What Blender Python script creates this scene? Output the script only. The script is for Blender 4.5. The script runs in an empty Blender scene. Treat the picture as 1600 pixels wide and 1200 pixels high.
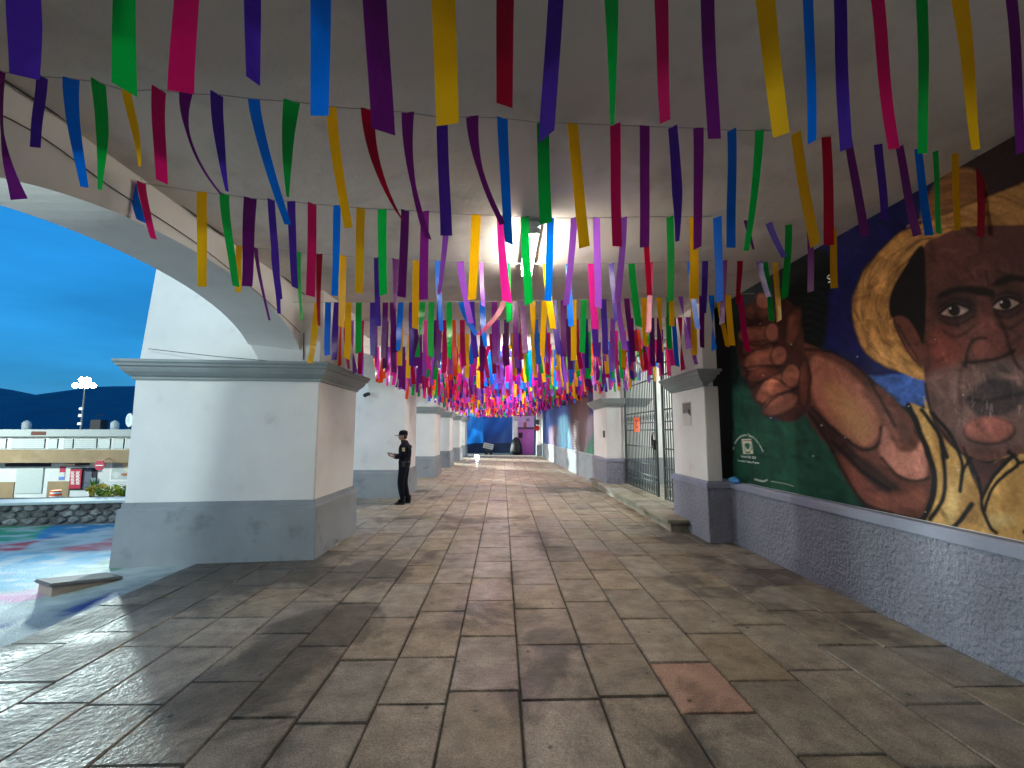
import bpy, bmesh, math, random
import numpy as np
from mathutils import Vector, Matrix

random.seed(11)
RNG = np.random.default_rng(5)
S = bpy.context.scene
COL = S.collection
R = math.radians

# ------------------------------------------------------------------ camera
EYE = Vector((0, 0, 1.7))
FOC, CXP, CYP = 700.0, 800.0, 600.0            # focal length and centre in photo pixels
PITCH, YAW = R(6.114), R(1.2276)
cam = bpy.data.cameras.new('camera')
cam.sensor_width = 36.0
cam.lens = 36.0 * FOC / 1600.0
cam.clip_start, cam.clip_end = 0.05, 4000
camo = bpy.data.objects.new('camera', cam)
COL.objects.link(camo)
camo.location = EYE
camo.rotation_euler = (R(90) + PITCH, 0, -YAW)
S.camera = camo
FW = Vector((math.sin(YAW) * math.cos(PITCH), math.cos(YAW) * math.cos(PITCH), math.sin(PITCH)))
RT = Vector((math.cos(YAW), -math.sin(YAW), 0))
UP = RT.cross(FW)

def ray(px, py):
    return RT * ((px - CXP) / FOC) - UP * ((py - CYP) / FOC) + FW
def on_z(px, py, z=0.0):
    d = ray(px, py); return EYE + d * ((z - EYE.z) / d.z)
def on_x(px, py, x):
    d = ray(px, py); return EYE + d * (x / d.x)
def on_y(px, py, y):
    d = ray(px, py); return EYE + d * (y / d.y)
def to_px(P):
    """photo pixels of an (n,3) array of world points"""
    v = P - np.array(EYE)
    f = v @ np.array(FW)
    return CXP + FOC * (v @ np.array(RT)) / f, CYP - FOC * (v @ np.array(UP)) / f

# ------------------------------------------------------------------ sky, exposure
W = bpy.data.worlds.new('World'); S.world = W
W.use_nodes = True
nt = W.node_tree; nt.nodes.clear()
out = nt.nodes.new('ShaderNodeOutputWorld'); bg = nt.nodes.new('ShaderNodeBackground')
sky = nt.nodes.new('ShaderNodeTexSky'); sky.sky_type = 'NISHITA'
sky.sun_disc = False
sky.sun_elevation = R(1.5); sky.sun_rotation = R(115)
sky.air_density = 1.0; sky.dust_density = 0.3; sky.ozone_density = 4.0
tint = nt.nodes.new('ShaderNodeMix'); tint.data_type = 'RGBA'; tint.blend_type = 'MULTIPLY'
tint.inputs['Factor'].default_value = 1.0
tint.inputs[7].default_value = (0.30, 0.80, 0.86, 1)          # cool white balance of the dusk sky
# faint streaky evening cloud
tc = nt.nodes.new('ShaderNodeTexCoord'); mp = nt.nodes.new('ShaderNodeMapping')
mp.inputs['Scale'].default_value = (2.0, 2.0, 9.0); mp.inputs['Rotation'].default_value = (0.12, 0.1, 0)
nz = nt.nodes.new('ShaderNodeTexNoise'); nz.inputs['Scale'].default_value = 1.6; nz.inputs['Detail'].default_value = 5
mr = nt.nodes.new('ShaderNodeMapRange'); mr.inputs[1].default_value = 0.35; mr.inputs[2].default_value = 0.75
mr.inputs[3].default_value = 0.84; mr.inputs[4].default_value = 1.2
mul = nt.nodes.new('ShaderNodeVectorMath'); mul.operation = 'SCALE'
nt.links.new(tc.outputs['Generated'], mp.inputs[0]); nt.links.new(mp.outputs[0], nz.inputs['Vector'])
nt.links.new(nz.outputs[0], mr.inputs[0])
veil = nt.nodes.new('ShaderNodeMix'); veil.data_type = 'RGBA'; veil.inputs['Factor'].default_value = 0.62
veil.inputs[7].default_value = (0.035, 0.60, 1.62, 1)          # even blue dusk veil of thin cloud
nt.links.new(sky.outputs[0], tint.inputs[6]); nt.links.new(tint.outputs[2], veil.inputs[6]); nt.links.new(veil.outputs[2], mul.inputs[0])
nt.links.new(mr.outputs[0], mul.inputs['Scale'])
nt.links.new(mul.outputs[0], bg.inputs[0]); nt.links.new(bg.outputs[0], out.inputs[0])
bg.inputs[1].default_value = 0.15
S.view_settings.view_transform = 'Standard'; S.view_settings.look = 'None'
S.view_settings.exposure = 1.8; S.view_settings.gamma = 1.0
S.view_settings.use_curve_mapping = False
S.cycles.max_bounces = 7; S.cycles.diffuse_bounces = 5; S.cycles.glossy_bounces = 3
S.cycles.transmission_bounces = 4; S.cycles.sample_clamp_indirect = 4.0
S.cycles.use_denoising = True

MAST = (-36.7, 40.0, 5.75)                     # the floodlight over the far roof
def point_light(name, loc, watts, col, radius, spot=None, aim=None):   # spot: cone in radians
    l = bpy.data.lights.new(name, 'SPOT' if spot else 'POINT')
    l.energy = watts; l.color = col; l.shadow_soft_size = radius
    if spot: l.spot_size = spot; l.spot_blend = 0.35
    o = bpy.data.objects.new(name, l); COL.objects.link(o); o.location = loc
    if aim: o.rotation_euler = (Vector(aim) - Vector(loc)).to_track_quat('-Z', 'Y').to_euler()
    return o
FLOOD_W, LAMP_W, TUBE_E = 9500, 1000, 58.0
point_light('plaza_floodlight', (MAST[0] + 0.9, MAST[1] - 1.2, MAST[2]), FLOOD_W, (0.80, 1.0, 0.95), 0.8, R(120), (0, 4, 1))
point_light('plaza_lamp', (-5.66, -4.0, 10.5), LAMP_W, (0.82, 1.0, 0.97), 0.3)
point_light('far_plaza_lamp', (-24, -13, 4.6), 3200, (0.86, 1.0, 0.95), 0.5)
point_light('end_plaza_lamp', (-17, 37, 6.0), 24000, (0.86, 1.0, 0.97), 0.3, R(75), (1.5, 23, 0))
point_light('street_lamp', (-44, 24, 5.0), 5200, (0.9, 1.0, 0.92), 0.4)

# ------------------------------------------------------------------ materials
MATS = {}
def lin(c):
    return tuple((v / 255 / 12.92) if v / 255 <= 0.04045 else ((v / 255 + 0.055) / 1.055) ** 2.4 for v in c)
def new_mat(name):
    m = bpy.data.materials.new(name); m.use_nodes = True
    b = m.node_tree.nodes['Principled BSDF']
    MATS[name] = m
    return m, m.node_tree, b
def nn(t, kind, **kw):
    n = t.nodes.new(kind)
    for k, v in kw.items():
        if k in n.inputs: n.inputs[k].default_value = v
        else: setattr(n, k, v)
    return n
def surface(name, col, col2=None, rough=0.7, scale=3.0, bump=0.0, bscale=40.0, obj_var=0.0, stain=None,
            metal=0.0, spec=0.4, detail=6, bdist=0.01, rough_var=0.0):
    """plaster / stone / metal: two noise-mixed colours, optional bump, stains and per-object shift"""
    m, t, b = new_mat(name)
    geo = nn(t, 'ShaderNodeNewGeometry')
    n1 = nn(t, 'ShaderNodeTexNoise', Scale=scale, Detail=detail, Roughness=0.62)
    t.links.new(geo.outputs['Position'], n1.inputs['Vector'])
    mx = nn(t, 'ShaderNodeMix', data_type='RGBA')
    mx.inputs[6].default_value = (*col, 1); mx.inputs[7].default_value = (*(col2 or col), 1)
    cr = nn(t, 'ShaderNodeMapRange'); cr.inputs[1].default_value = 0.32; cr.inputs[2].default_value = 0.68
    t.links.new(n1.outputs[0], cr.inputs[0]); t.links.new(cr.outputs[0], mx.inputs[0])
    last = mx.outputs[2]
    if stain:
        n2 = nn(t, 'ShaderNodeTexNoise', Scale=stain[1], Detail=4, Roughness=0.6)
        t.links.new(geo.outputs['Position'], n2.inputs['Vector'])
        r2 = nn(t, 'ShaderNodeMapRange'); r2.inputs[1].default_value = stain[2]; r2.inputs[2].default_value = stain[3]
        t.links.new(n2.outputs[0], r2.inputs[0])
        m2 = nn(t, 'ShaderNodeMix', data_type='RGBA'); m2.inputs[7].default_value = (*stain[0], 1)
        t.links.new(r2.outputs[0], m2.inputs[0]); t.links.new(last, m2.inputs[6]); last = m2.outputs[2]
    if obj_var:
        oi = nn(t, 'ShaderNodeObjectInfo')
        r3 = nn(t, 'ShaderNodeMapRange'); r3.inputs[3].default_value = 1 - obj_var; r3.inputs[4].default_value = 1 + obj_var
        hs = nn(t, 'ShaderNodeHueSaturation')
        t.links.new(oi.outputs['Random'], r3.inputs[0]); t.links.new(r3.outputs[0], hs.inputs['Value'])
        r4 = nn(t, 'ShaderNodeMapRange'); r4.inputs[3].default_value = 0.75; r4.inputs[4].default_value = 1.2
        ml = nn(t, 'ShaderNodeMath', operation='MULTIPLY'); ml.inputs[1].default_value = 7.31
        fr = nn(t, 'ShaderNodeMath', operation='FRACT')
        t.links.new(oi.outputs['Random'], ml.inputs[0]); t.links.new(ml.outputs[0], fr.inputs[0])
        t.links.new(fr.outputs[0], r4.inputs[0]); t.links.new(r4.outputs[0], hs.inputs['Saturation'])
        t.links.new(last, hs.inputs['Color']); last = hs.outputs[0]
    t.links.new(last, b.inputs['Base Color'])
    b.inputs['Roughness'].default_value = rough; b.inputs['Metallic'].default_value = metal
    b.inputs['Specular IOR Level'].default_value = spec
    if rough_var:
        n4 = nn(t, 'ShaderNodeTexNoise', Scale=1.7, Detail=5)
        t.links.new(geo.outputs['Position'], n4.inputs['Vector'])
        r5 = nn(t, 'ShaderNodeMapRange'); r5.inputs[1].default_value = 0.35; r5.inputs[2].default_value = 0.65
        r5.inputs[3].default_value = rough - rough_var; r5.inputs[4].default_value = rough + rough_var
        t.links.new(n4.outputs[0], r5.inputs[0]); t.links.new(r5.outputs[0], b.inputs['Roughness'])
    if bump:
        n3 = nn(t, 'ShaderNodeTexNoise', Scale=bscale, Detail=4, Roughness=0.55)
        t.links.new(geo.outputs['Position'], n3.inputs['Vector'])
        bp = nn(t, 'ShaderNodeBump', Strength=bump, Distance=bdist)
        t.links.new(n3.outputs[0], bp.inputs['Height']); t.links.new(bp.outputs[0], b.inputs['Normal'])
    return m
def plain(name, col, rough=0.6, metal=0.0, spec=0.4):
    return surface(name, col, tuple(c * 0.86 for c in col), rough, 9.0, metal=metal, spec=spec)
def painted(name, rough=0.6, bump=0.0, spec=0.3, bscale=60):
    m, t, b = new_mat(name)
    a = nn(t, 'ShaderNodeVertexColor'); a.layer_name = 'paint'
    t.links.new(a.outputs[0], b.inputs['Base Color'])
    b.inputs['Roughness'].default_value = rough; b.inputs['Specular IOR Level'].default_value = spec
    if bump:
        geo = nn(t, 'ShaderNodeNewGeometry')
        n3 = nn(t, 'ShaderNodeTexNoise', Scale=bscale, Detail=3)
        t.links.new(geo.outputs['Position'], n3.inputs['Vector'])
        bp = nn(t, 'ShaderNodeBump', Strength=bump, Distance=0.01)
        t.links.new(n3.outputs[0], bp.inputs['Height']); t.links.new(bp.outputs[0], b.inputs['Normal'])
    return m
def emit(name, col, strength):
    m, t, b = new_mat(name)
    b.inputs['Base Color'].default_value = (*col, 1)
    b.inputs['Emission Color'].default_value = (*col, 1); b.inputs['Emission Strength'].default_value = strength
    return m
def film(name, col, trans=0.45, bump=0.35):
    """thin glossy plastic: part of the light goes through"""
    m, t, b = new_mat(name)
    b.inputs['Base Color'].default_value = (*col, 1); b.inputs['Roughness'].default_value = 0.3
    tr = nn(t, 'ShaderNodeBsdfTranslucent'); tr.inputs[0].default_value = (*col, 1)
    mx = nn(t, 'ShaderNodeMixShader'); mx.inputs[0].default_value = trans
    o = t.nodes['Material Output']
    geo = nn(t, 'ShaderNodeNewGeometry')
    n3 = nn(t, 'ShaderNodeTexNoise', Scale=22.0, Detail=2)
    t.links.new(geo.outputs['Position'], n3.inputs['Vector'])
    bp = nn(t, 'ShaderNodeBump', Strength=bump, Distance=0.014)
    t.links.new(n3.outputs[0], bp.inputs['Height']); t.links.new(bp.outputs[0], b.inputs['Normal'])
    t.links.new(b.outputs[0], mx.inputs[1]); t.links.new(tr.outputs[0], mx.inputs[2]); t.links.new(mx.outputs[0], o.inputs[0])
    return m

M_WHITE = surface('white_plaster', (0.72, 0.71, 0.69), (0.64, 0.625, 0.61), 0.75, 1.2, 0.16, 12, stain=((0.52, 0.50, 0.48), 2.4, 0.63, 0.85))
M_CEIL = surface('ceiling_plaster', (0.76, 0.72, 0.67), (0.68, 0.64, 0.60), 0.85, 0.7, 0.35, 5.0, bdist=0.03, stain=((0.40, 0.37, 0.35), 1.1, 0.52, 0.82))
M_GREY = surface('grey_blue_paint', (0.265, 0.29, 0.31), (0.215, 0.235, 0.255), 0.7, 1.9, 0.2, 15, stain=((0.13, 0.14, 0.145), 2.6, 0.58, 0.78))
M_CORN = surface('cornice_grey', (0.27, 0.30, 0.305), (0.22, 0.245, 0.25), 0.65, 2.5, 0.08, 25)
M_STUC = surface('rough_stucco_blue_grey', (0.265, 0.275, 0.345), (0.205, 0.213, 0.262), 0.6, 2.0, 1.0, 24, bdist=0.07)
M_LEDGE = surface('ledge_paint', (0.25, 0.265, 0.345), (0.20, 0.215, 0.285), 0.6, 3.0, 0.1, 20)
M_STONE = surface('paving_stone', (0.35, 0.298, 0.222), (0.16, 0.137, 0.104), 0.47, 5.5, 0.9, 20, obj_var=0.13, bdist=0.010, rough_var=0.16, spec=0.5, detail=9)
M_STONE_PINK = surface('pinkish_paving_stone', (0.44, 0.285, 0.21), (0.29, 0.185, 0.14), 0.55, 4, 0.5, 26, detail=9, bdist=0.012)
def weather_slabs(m):
    """small dark pits, and dirt that creeps in from the joints"""
    t = m.node_tree; b = t.nodes['Principled BSDF']; src = b.inputs['Base Color'].links[0].from_socket
    geo = nn(t, 'ShaderNodeNewGeometry'); v = nn(t, 'ShaderNodeTexVoronoi', Scale=4.2)
    t.links.new(geo.outputs['Position'], v.inputs['Vector'])
    n = nn(t, 'ShaderNodeTexNoise', Scale=40.0, Detail=2); t.links.new(geo.outputs['Position'], n.inputs['Vector'])
    ad = nn(t, 'ShaderNodeMath', operation='MULTIPLY_ADD'); ad.inputs[1].default_value = 0.06
    t.links.new(n.outputs[0], ad.inputs[0]); t.links.new(v.outputs['Distance'], ad.inputs[2])
    r = nn(t, 'ShaderNodeMapRange'); r.inputs[1].default_value = 0.075; r.inputs[2].default_value = 0.115; r.inputs[3].default_value = 0.22; r.inputs[4].default_value = 1.0
    t.links.new(ad.outputs[0], r.inputs[0])
    tc = nn(t, 'ShaderNodeTexCoord'); sx = nn(t, 'ShaderNodeSeparateXYZ'); t.links.new(tc.outputs['Generated'], sx.inputs[0])
    d = []
    for ax in (0, 1):
        a = nn(t, 'ShaderNodeMath', operation='SUBTRACT'); a.inputs[1].default_value = 0.5; t.links.new(sx.outputs[ax], a.inputs[0])
        c = nn(t, 'ShaderNodeMath', operation='ABSOLUTE'); t.links.new(a.outputs[0], c.inputs[0]); d.append(c)
    mxx = nn(t, 'ShaderNodeMath', operation='MAXIMUM'); t.links.new(d[0].outputs[0], mxx.inputs[0]); t.links.new(d[1].outputs[0], mxx.inputs[1])
    n2 = nn(t, 'ShaderNodeTexNoise', Scale=9.0, Detail=5); t.links.new(geo.outputs['Position'], n2.inputs['Vector'])
    ad2 = nn(t, 'ShaderNodeMath', operation='MULTIPLY_ADD'); ad2.inputs[1].default_value = 0.16
    t.links.new(n2.outputs[0], ad2.inputs[0]); t.links.new(mxx.outputs[0], ad2.inputs[2])
    r2 = nn(t, 'ShaderNodeMapRange'); r2.inputs[1].default_value = 0.54; r2.inputs[2].default_value = 0.62; r2.inputs[3].default_value = 1.0; r2.inputs[4].default_value = 0.45
    t.links.new(ad2.outputs[0], r2.inputs[0])
    n5 = nn(t, 'ShaderNodeTexNoise', Scale=95.0, Detail=3); t.links.new(geo.outputs['Position'], n5.inputs['Vector'])
    r6 = nn(t, 'ShaderNodeMapRange'); r6.inputs[1].default_value = 0.3; r6.inputs[2].default_value = 0.7; r6.inputs[3].default_value = 0.6; r6.inputs[4].default_value = 1.4
    t.links.new(n5.outputs[0], r6.inputs[0])
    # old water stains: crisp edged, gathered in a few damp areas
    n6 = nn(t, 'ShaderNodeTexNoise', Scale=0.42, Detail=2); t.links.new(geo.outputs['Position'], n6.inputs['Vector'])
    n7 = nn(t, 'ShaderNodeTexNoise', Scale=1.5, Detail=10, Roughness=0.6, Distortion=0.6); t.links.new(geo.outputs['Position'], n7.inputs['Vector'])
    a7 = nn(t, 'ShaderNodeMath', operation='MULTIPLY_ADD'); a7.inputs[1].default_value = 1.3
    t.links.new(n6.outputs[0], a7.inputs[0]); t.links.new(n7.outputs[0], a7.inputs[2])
    # dark patches along the foot of the near pier, damp ones down the left rows
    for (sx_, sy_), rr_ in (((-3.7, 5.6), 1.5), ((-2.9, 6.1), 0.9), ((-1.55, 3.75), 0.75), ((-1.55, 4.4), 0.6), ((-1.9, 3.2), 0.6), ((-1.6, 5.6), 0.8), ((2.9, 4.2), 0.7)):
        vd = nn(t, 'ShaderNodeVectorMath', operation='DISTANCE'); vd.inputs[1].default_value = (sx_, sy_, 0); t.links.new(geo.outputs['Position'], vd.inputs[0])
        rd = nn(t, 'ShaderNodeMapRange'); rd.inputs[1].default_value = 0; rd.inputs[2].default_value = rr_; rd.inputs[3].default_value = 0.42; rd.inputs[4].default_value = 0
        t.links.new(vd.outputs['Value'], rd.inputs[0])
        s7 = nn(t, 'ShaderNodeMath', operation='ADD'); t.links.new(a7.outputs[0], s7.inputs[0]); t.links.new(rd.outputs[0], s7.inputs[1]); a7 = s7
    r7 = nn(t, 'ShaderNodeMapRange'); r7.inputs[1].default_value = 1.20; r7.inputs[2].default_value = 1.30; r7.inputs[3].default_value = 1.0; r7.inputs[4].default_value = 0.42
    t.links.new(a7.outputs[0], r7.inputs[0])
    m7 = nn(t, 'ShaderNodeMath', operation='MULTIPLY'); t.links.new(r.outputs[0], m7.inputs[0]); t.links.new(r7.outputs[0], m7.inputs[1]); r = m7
    ml = nn(t, 'ShaderNodeMath', operation='MULTIPLY'); t.links.new(r.outputs[0], ml.inputs[0]); t.links.new(r2.outputs[0], ml.inputs[1])
    ml2 = nn(t, 'ShaderNodeMath', operation='MULTIPLY'); t.links.new(ml.outputs[0], ml2.inputs[0]); t.links.new(r6.outputs[0], ml2.inputs[1])
    sc = nn(t, 'ShaderNodeVectorMath', operation='SCALE'); t.links.new(src, sc.inputs[0]); t.links.new(ml2.outputs[0], sc.inputs['Scale'])
    t.links.new(sc.outputs[0], b.inputs['Base Color'])
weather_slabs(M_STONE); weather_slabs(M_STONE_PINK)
M_MORTAR = surface('dark_mortar', (0.045, 0.04, 0.035), (0.03, 0.027, 0.024), 0.85, 8, 0.4, 40)
M_STEP = surface('step_stone', (0.30, 0.28, 0.22), (0.19, 0.175, 0.14), 0.7, 3.5, 0.5, 24, obj_var=0.12, stain=((0.1, 0.09, 0.07), 1.6, 0.55, 0.75))
M_IRON = surface('grey_green_iron', (0.05, 0.065, 0.066), (0.03, 0.04, 0.04), 0.45, 12, metal=0.3)
M_DARK = plain('black_rubber', (0.012, 0.012, 0.013), 0.6)
M_MURAL = painted('mural_paint', 0.6, 0.10, 0.12)
M_PLAZA = painted('painted_plaza', 0.6, 1.0, 0.5, 55)
M_NAVY = surface('navy_uniform', (0.007, 0.008, 0.014), (0.004, 0.0045, 0.008), 0.9, 30, 0.3, 60, spec=0.1)
M_SKIN = plain('skin', (0.26, 0.135, 0.085), 0.55)
M_TUBE = emit('lit_tube', (1.0, 0.90, 0.77), TUBE_E * 0.78)
M_TUBE2 = emit('lit_far_tube', (1.0, 0.90, 0.82), TUBE_E * 1.9)
M_FLOOD = emit('lit_floodlight', (0.92, 1.0, 0.98), 60.0)
M_LWHITE = plain('white_enamel', (0.78, 0.78, 0.75), 0.4)
M_CORD = plain('pale_cord', (0.45, 0.43, 0.42), 0.6)
M_TEXT = plain('white_lettering', (0.75, 0.78, 0.74), 0.6)
M_INK = plain('black_lettering', (0.02, 0.02, 0.02), 0.6)
M_PAPER = plain('white_paper', (0.62, 0.60, 0.56), 0.8)
M_ORANGE = film('orange_paper', (0.95, 0.16, 0.015), 0.2)

# ------------------------------------------------------------------ mesh helpers
class MB:
    def __init__(s): s.v, s.f = [], []
    def add(s, vs, fs):
        n = len(s.v); s.v += [tuple(p) for p in vs]; s.f += [tuple(i + n for i in f) for f in fs]; return s
    def box(s, a, b):
        (x0, y0, z0), (x1, y1, z1) = a, b
        return s.add([(x0, y0, z0), (x1, y0, z0), (x1, y1, z0), (x0, y1, z0), (x0, y0, z1), (x1, y0, z1), (x1, y1, z1), (x0, y1, z1)],
                     [(3, 2, 1, 0), (4, 5, 6, 7), (0, 1, 5, 4), (1, 2, 6, 5), (2, 3, 7, 6), (3, 0, 4, 7)])
    def loft(s, rings, cap=True):
        n = len(rings[0]); vs = [p for r in rings for p in r]; fs = []
        for k in range(len(rings) - 1):
            for i in range(n):
                j = (i + 1) % n
                fs.append((k * n + i, k * n + j, (k + 1) * n + j, (k + 1) * n + i))
        if cap:
            fs.append(tuple(range(n - 1, -1, -1))); fs.append(tuple((len(rings) - 1) * n + i for i in range(n)))
        return s.add(vs, fs)
    def tube(s, pts, r, n=6):
        pts = [Vector(p) for p in pts]; rings = []
        rad = r if isinstance(r, (list, tuple)) else [r] * len(pts)
        for i, p in enumerate(pts):
            d = (pts[min(i + 1, len(pts) - 1)] - pts[max(i - 1, 0)]).normalized()
            a = Vector((0, 0, 1)) if abs(d.z) < 0.9 else Vector((1, 0, 0))
            u = d.cross(a).normalized(); w = d.cross(u)
            rings.append([p + (u * math.cos(k * 2 * math.pi / n) + w * math.sin(k * 2 * math.pi / n)) * rad[i] for k in range(n)])
        return s.loft(rings)
    def lathe(s, prof, c, n=12):
        return s.loft([[(c[0] + r * math.cos(k * 2 * math.pi / n), c[1] + r * math.sin(k * 2 * math.pi / n), c[2] + z) for k in range(n)] for r, z in prof])
    def disc(s, c, r, axis, depth, n=20):
        ax = Vector(axis).normalized(); a = Vector((0, 0, 1)) if abs(ax.z) < .9 else Vector((1, 0, 0))
        u = ax.cross(a).normalized(); w = ax.cross(u); c = Vector(c)
        ring = lambda o: [c + ax * o + (u * math.cos(k * 2 * math.pi / n) + w * math.sin(k * 2 * math.pi / n)) * r for k in range(n)]
        return s.loft([ring(0), ring(depth)])
    def mesh(s, name):
        m = bpy.data.meshes.new(name); m.from_pydata(s.v, [], s.f)
        bm = bmesh.new(); bm.from_mesh(m); bmesh.ops.recalc_face_normals(bm, faces=bm.faces[:]); bm.to_mesh(m); bm.free()
        return m
    def build(s, name, mat, parent=None, bevel=0.0, smooth=False, origin=None):
        m = s.mesh(name)
        return place(name, m, mat, parent, bevel, smooth, origin)
def place(name, m, mat, parent=None, bevel=0.0, smooth=False, origin=None):
    if bevel:
        bm = bmesh.new(); bm.from_mesh(m)
        es = [e for e in bm.edges if len(e.link_faces) == 2 and e.calc_face_angle(0) > 0.5]
        bmesh.ops.bevel(bm, geom=es, offset=bevel, segments=2, affect='EDGES', clamp_overlap=True)
        bm.to_mesh(m); bm.free()
    if smooth:
        for p in m.polygons: p.use_smooth = True
    if mat: m.materials.append(mat)
    o = bpy.data.objects.new(name, m); COL.objects.link(o)
    if origin is not None:
        m.transform(Matrix.Translation(-Vector(origin))); o.location = origin
    if parent:
        o.parent = parent
        o.location = Vector(o.location) - world_loc(parent)
    return o
def world_loc(o):
    v = Vector(o.location)
    while o.parent: o = o.parent; v += Vector(o.location)
    return v
def tag(o, label=None, cat=None, group=None, kind=None):
    if label: o['label'] = label
    if cat: o['category'] = cat
    if group: o['group'] = group
    if kind: o['kind'] = kind
    return o
def thing(name, loc, label, cat, group=None):
    o = bpy.data.objects.new(name, None); COL.objects.link(o); o.location = loc; o.empty_display_size = 0.1
    return tag(o, label, cat, group)
def ring(q, off, z):
    """q: four footprint corners (front-left, front-right, back-right, back-left), offset outward"""
    sg = [(-1, -1), (1, -1), (1, 1), (-1, 1)]
    return [(x + a * off, y + b * off, z) for (x, y), (a, b) in zip(q, sg)]
def vnoise(x, y, seed, octaves=3):
    r = np.random.default_rng(seed); tot = np.zeros_like(x); amp, s = 1.0, 0.0
    for k in range(octaves):
        g = r.random((64, 64)); fx, fy = x * 2 ** k, y * 2 ** k
        ix, iy = np.floor(fx).astype(int), np.floor(fy).astype(int); u, v = fx - ix, fy - iy
        u = u * u * (3 - 2 * u); v = v * v * (3 - 2 * v)
        a = g[ix % 64, iy % 64]; b = g[(ix + 1) % 64, iy % 64]; c = g[ix % 64, (iy + 1) % 64]; d = g[(ix + 1) % 64, (iy + 1) % 64]
        tot += amp * ((a * (1 - u) + b * u) * (1 - v) + (c * (1 - u) + d * u) * v); s += amp; amp *= 0.5
    return tot / s
def smooth_loop(p, closed=True, n=5):
    p = [np.array(q, float) for q in p]; o = []; N = len(p)
    for i in range(N if closed else N - 1):
        if closed: a, b, c, d = p[i - 1], p[i], p[(i + 1) % N], p[(i + 2) % N]
        else: a, b, c, d = p[max(i - 1, 0)], p[i], p[i + 1], p[min(i + 2, N - 1)]
        for k in range(n):
            t = k / n
            o.append(0.5 * (2 * b + (c - a) * t + (2 * a - 5 * b + 4 * c - d) * t * t + (3 * b - a - 3 * c + d) * t ** 3))
    if not closed: o.append(p[-1])
    return np.array(o)
class Painter:
    """paints flat shapes onto sample points (x, y) of a wall or floor sheet"""
    def __init__(s, x, y, base): s.x, s.y = x, y; s.c = np.tile(np.array(lin(base)), (len(x), 1)); s.gain = 1.0
    def _seg(s, q, i, closed):
        d = np.full(len(i), 1e9); X, Y = s.x[i], s.y[i]
        n = len(q) if closed else len(q) - 1
        for k in range(n):
            a, b = q[k], q[(k + 1) % len(q)]; e = b - a; L = max(e @ e, 1e-9)
            t = np.clip(((X - a[0]) * e[0] + (Y - a[1]) * e[1]) / L, 0, 1)
            d = np.minimum(d, (X - a[0] - t * e[0]) ** 2 + (Y - a[1] - t * e[1]) ** 2)
        return np.sqrt(d)
    def _pick(s, q, m):
        lo, hi = q.min(0) - m, q.max(0) + m
        return np.nonzero((s.x > lo[0]) & (s.x < hi[0]) & (s.y > lo[1]) & (s.y < hi[1]))[0]
    def mix(s, i, al, col, tex=None):
        c = np.array(lin(col)); cc = np.tile(c, (len(i), 1))
        if tex is not None: cc = cc * tex[i][:, None]
        s.c[i] = s.c[i] * (1 - al[:, None]) + cc * al[:, None]
    def poly(s, pts, col, soft=1.5, op=1.0, smooth=True, tex=None):
        q = smooth_loop(pts) if smooth else np.array(pts, float)
        i = s._pick(q, soft + 1)
        if not len(i): return
        X, Y = s.x[i], s.y[i]; ins = np.zeros(len(i), bool)
        for k in range(len(q)):
            (x0, y0), (x1, y1) = q[k], q[(k + 1) % len(q)]
            if y0 == y1: continue
            ins ^= ((y0 > Y) != (y1 > Y)) & (X < (x1 - x0) * (Y - y0) / (y1 - y0) + x0)
        d = s._seg(q, i, True); d = np.where(ins, d, -d)
        al = np.clip(d / (2 * soft) + 0.5, 0, 1); al = al * al * (3 - 2 * al) * op
        s.mix(i, al, col, tex)
    def stroke(s, pts, w, col, soft=1.5, op=1.0, smooth=True):
        q = smooth_loop(pts, False) if smooth else np.array(pts, float)
        i = s._pick(q, w + soft)
        if not len(i): return
        d = w / 2 - s._seg(q, i, False)
        al = np.clip(d / (2 * soft) + 0.5, 0, 1) * op
        s.mix(i, al, col)
    def oval(s, cx, cy, rx, ry, rot, col, soft=2, op=1.0, tex=None):
        a = R(rot); s.poly([(cx + rx * math.cos(t) * math.cos(a) - ry * math.sin(t) * math.sin(a), cy + rx * math.cos(t) * math.sin(a) + ry * math.sin(t) * math.cos(a))
                            for t in np.linspace(0, 2 * math.pi, 10, endpoint=False)], col, soft, op, True, tex)
def sheet(name, P, nu, nv, colors, mat, parent=None, keep=None):
    """grid mesh from (nv*nu,3) points with a colour attribute"""
    m = bpy.data.meshes.new(name)
    idx = np.arange(nu * nv).reshape(nv, nu)
    q = np.stack([idx[:-1, :-1], idx[:-1, 1:], idx[1:, 1:], idx[1:, :-1]], -1).reshape(-1, 4)
    m.vertices.add(len(P)); m.vertices.foreach_set('co', P.astype(np.float32).ravel())
    m.loops.add(len(q) * 4); m.loops.foreach_set('vertex_index', q.ravel().astype(np.int32))
    m.polygons.add(len(q)); m.polygons.foreach_set('loop_start', np.arange(0, len(q) * 4, 4, dtype=np.int32))
    m.update(calc_edges=True)
    a = m.color_attributes.new('paint', 'FLOAT_COLOR', 'POINT')
    a.data.foreach_set('color', np.concatenate([np.clip(colors, 0, 0.9), np.ones((len(P), 1))], 1).astype(np.float32).ravel())
    return place(name, m, mat, parent)
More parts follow.
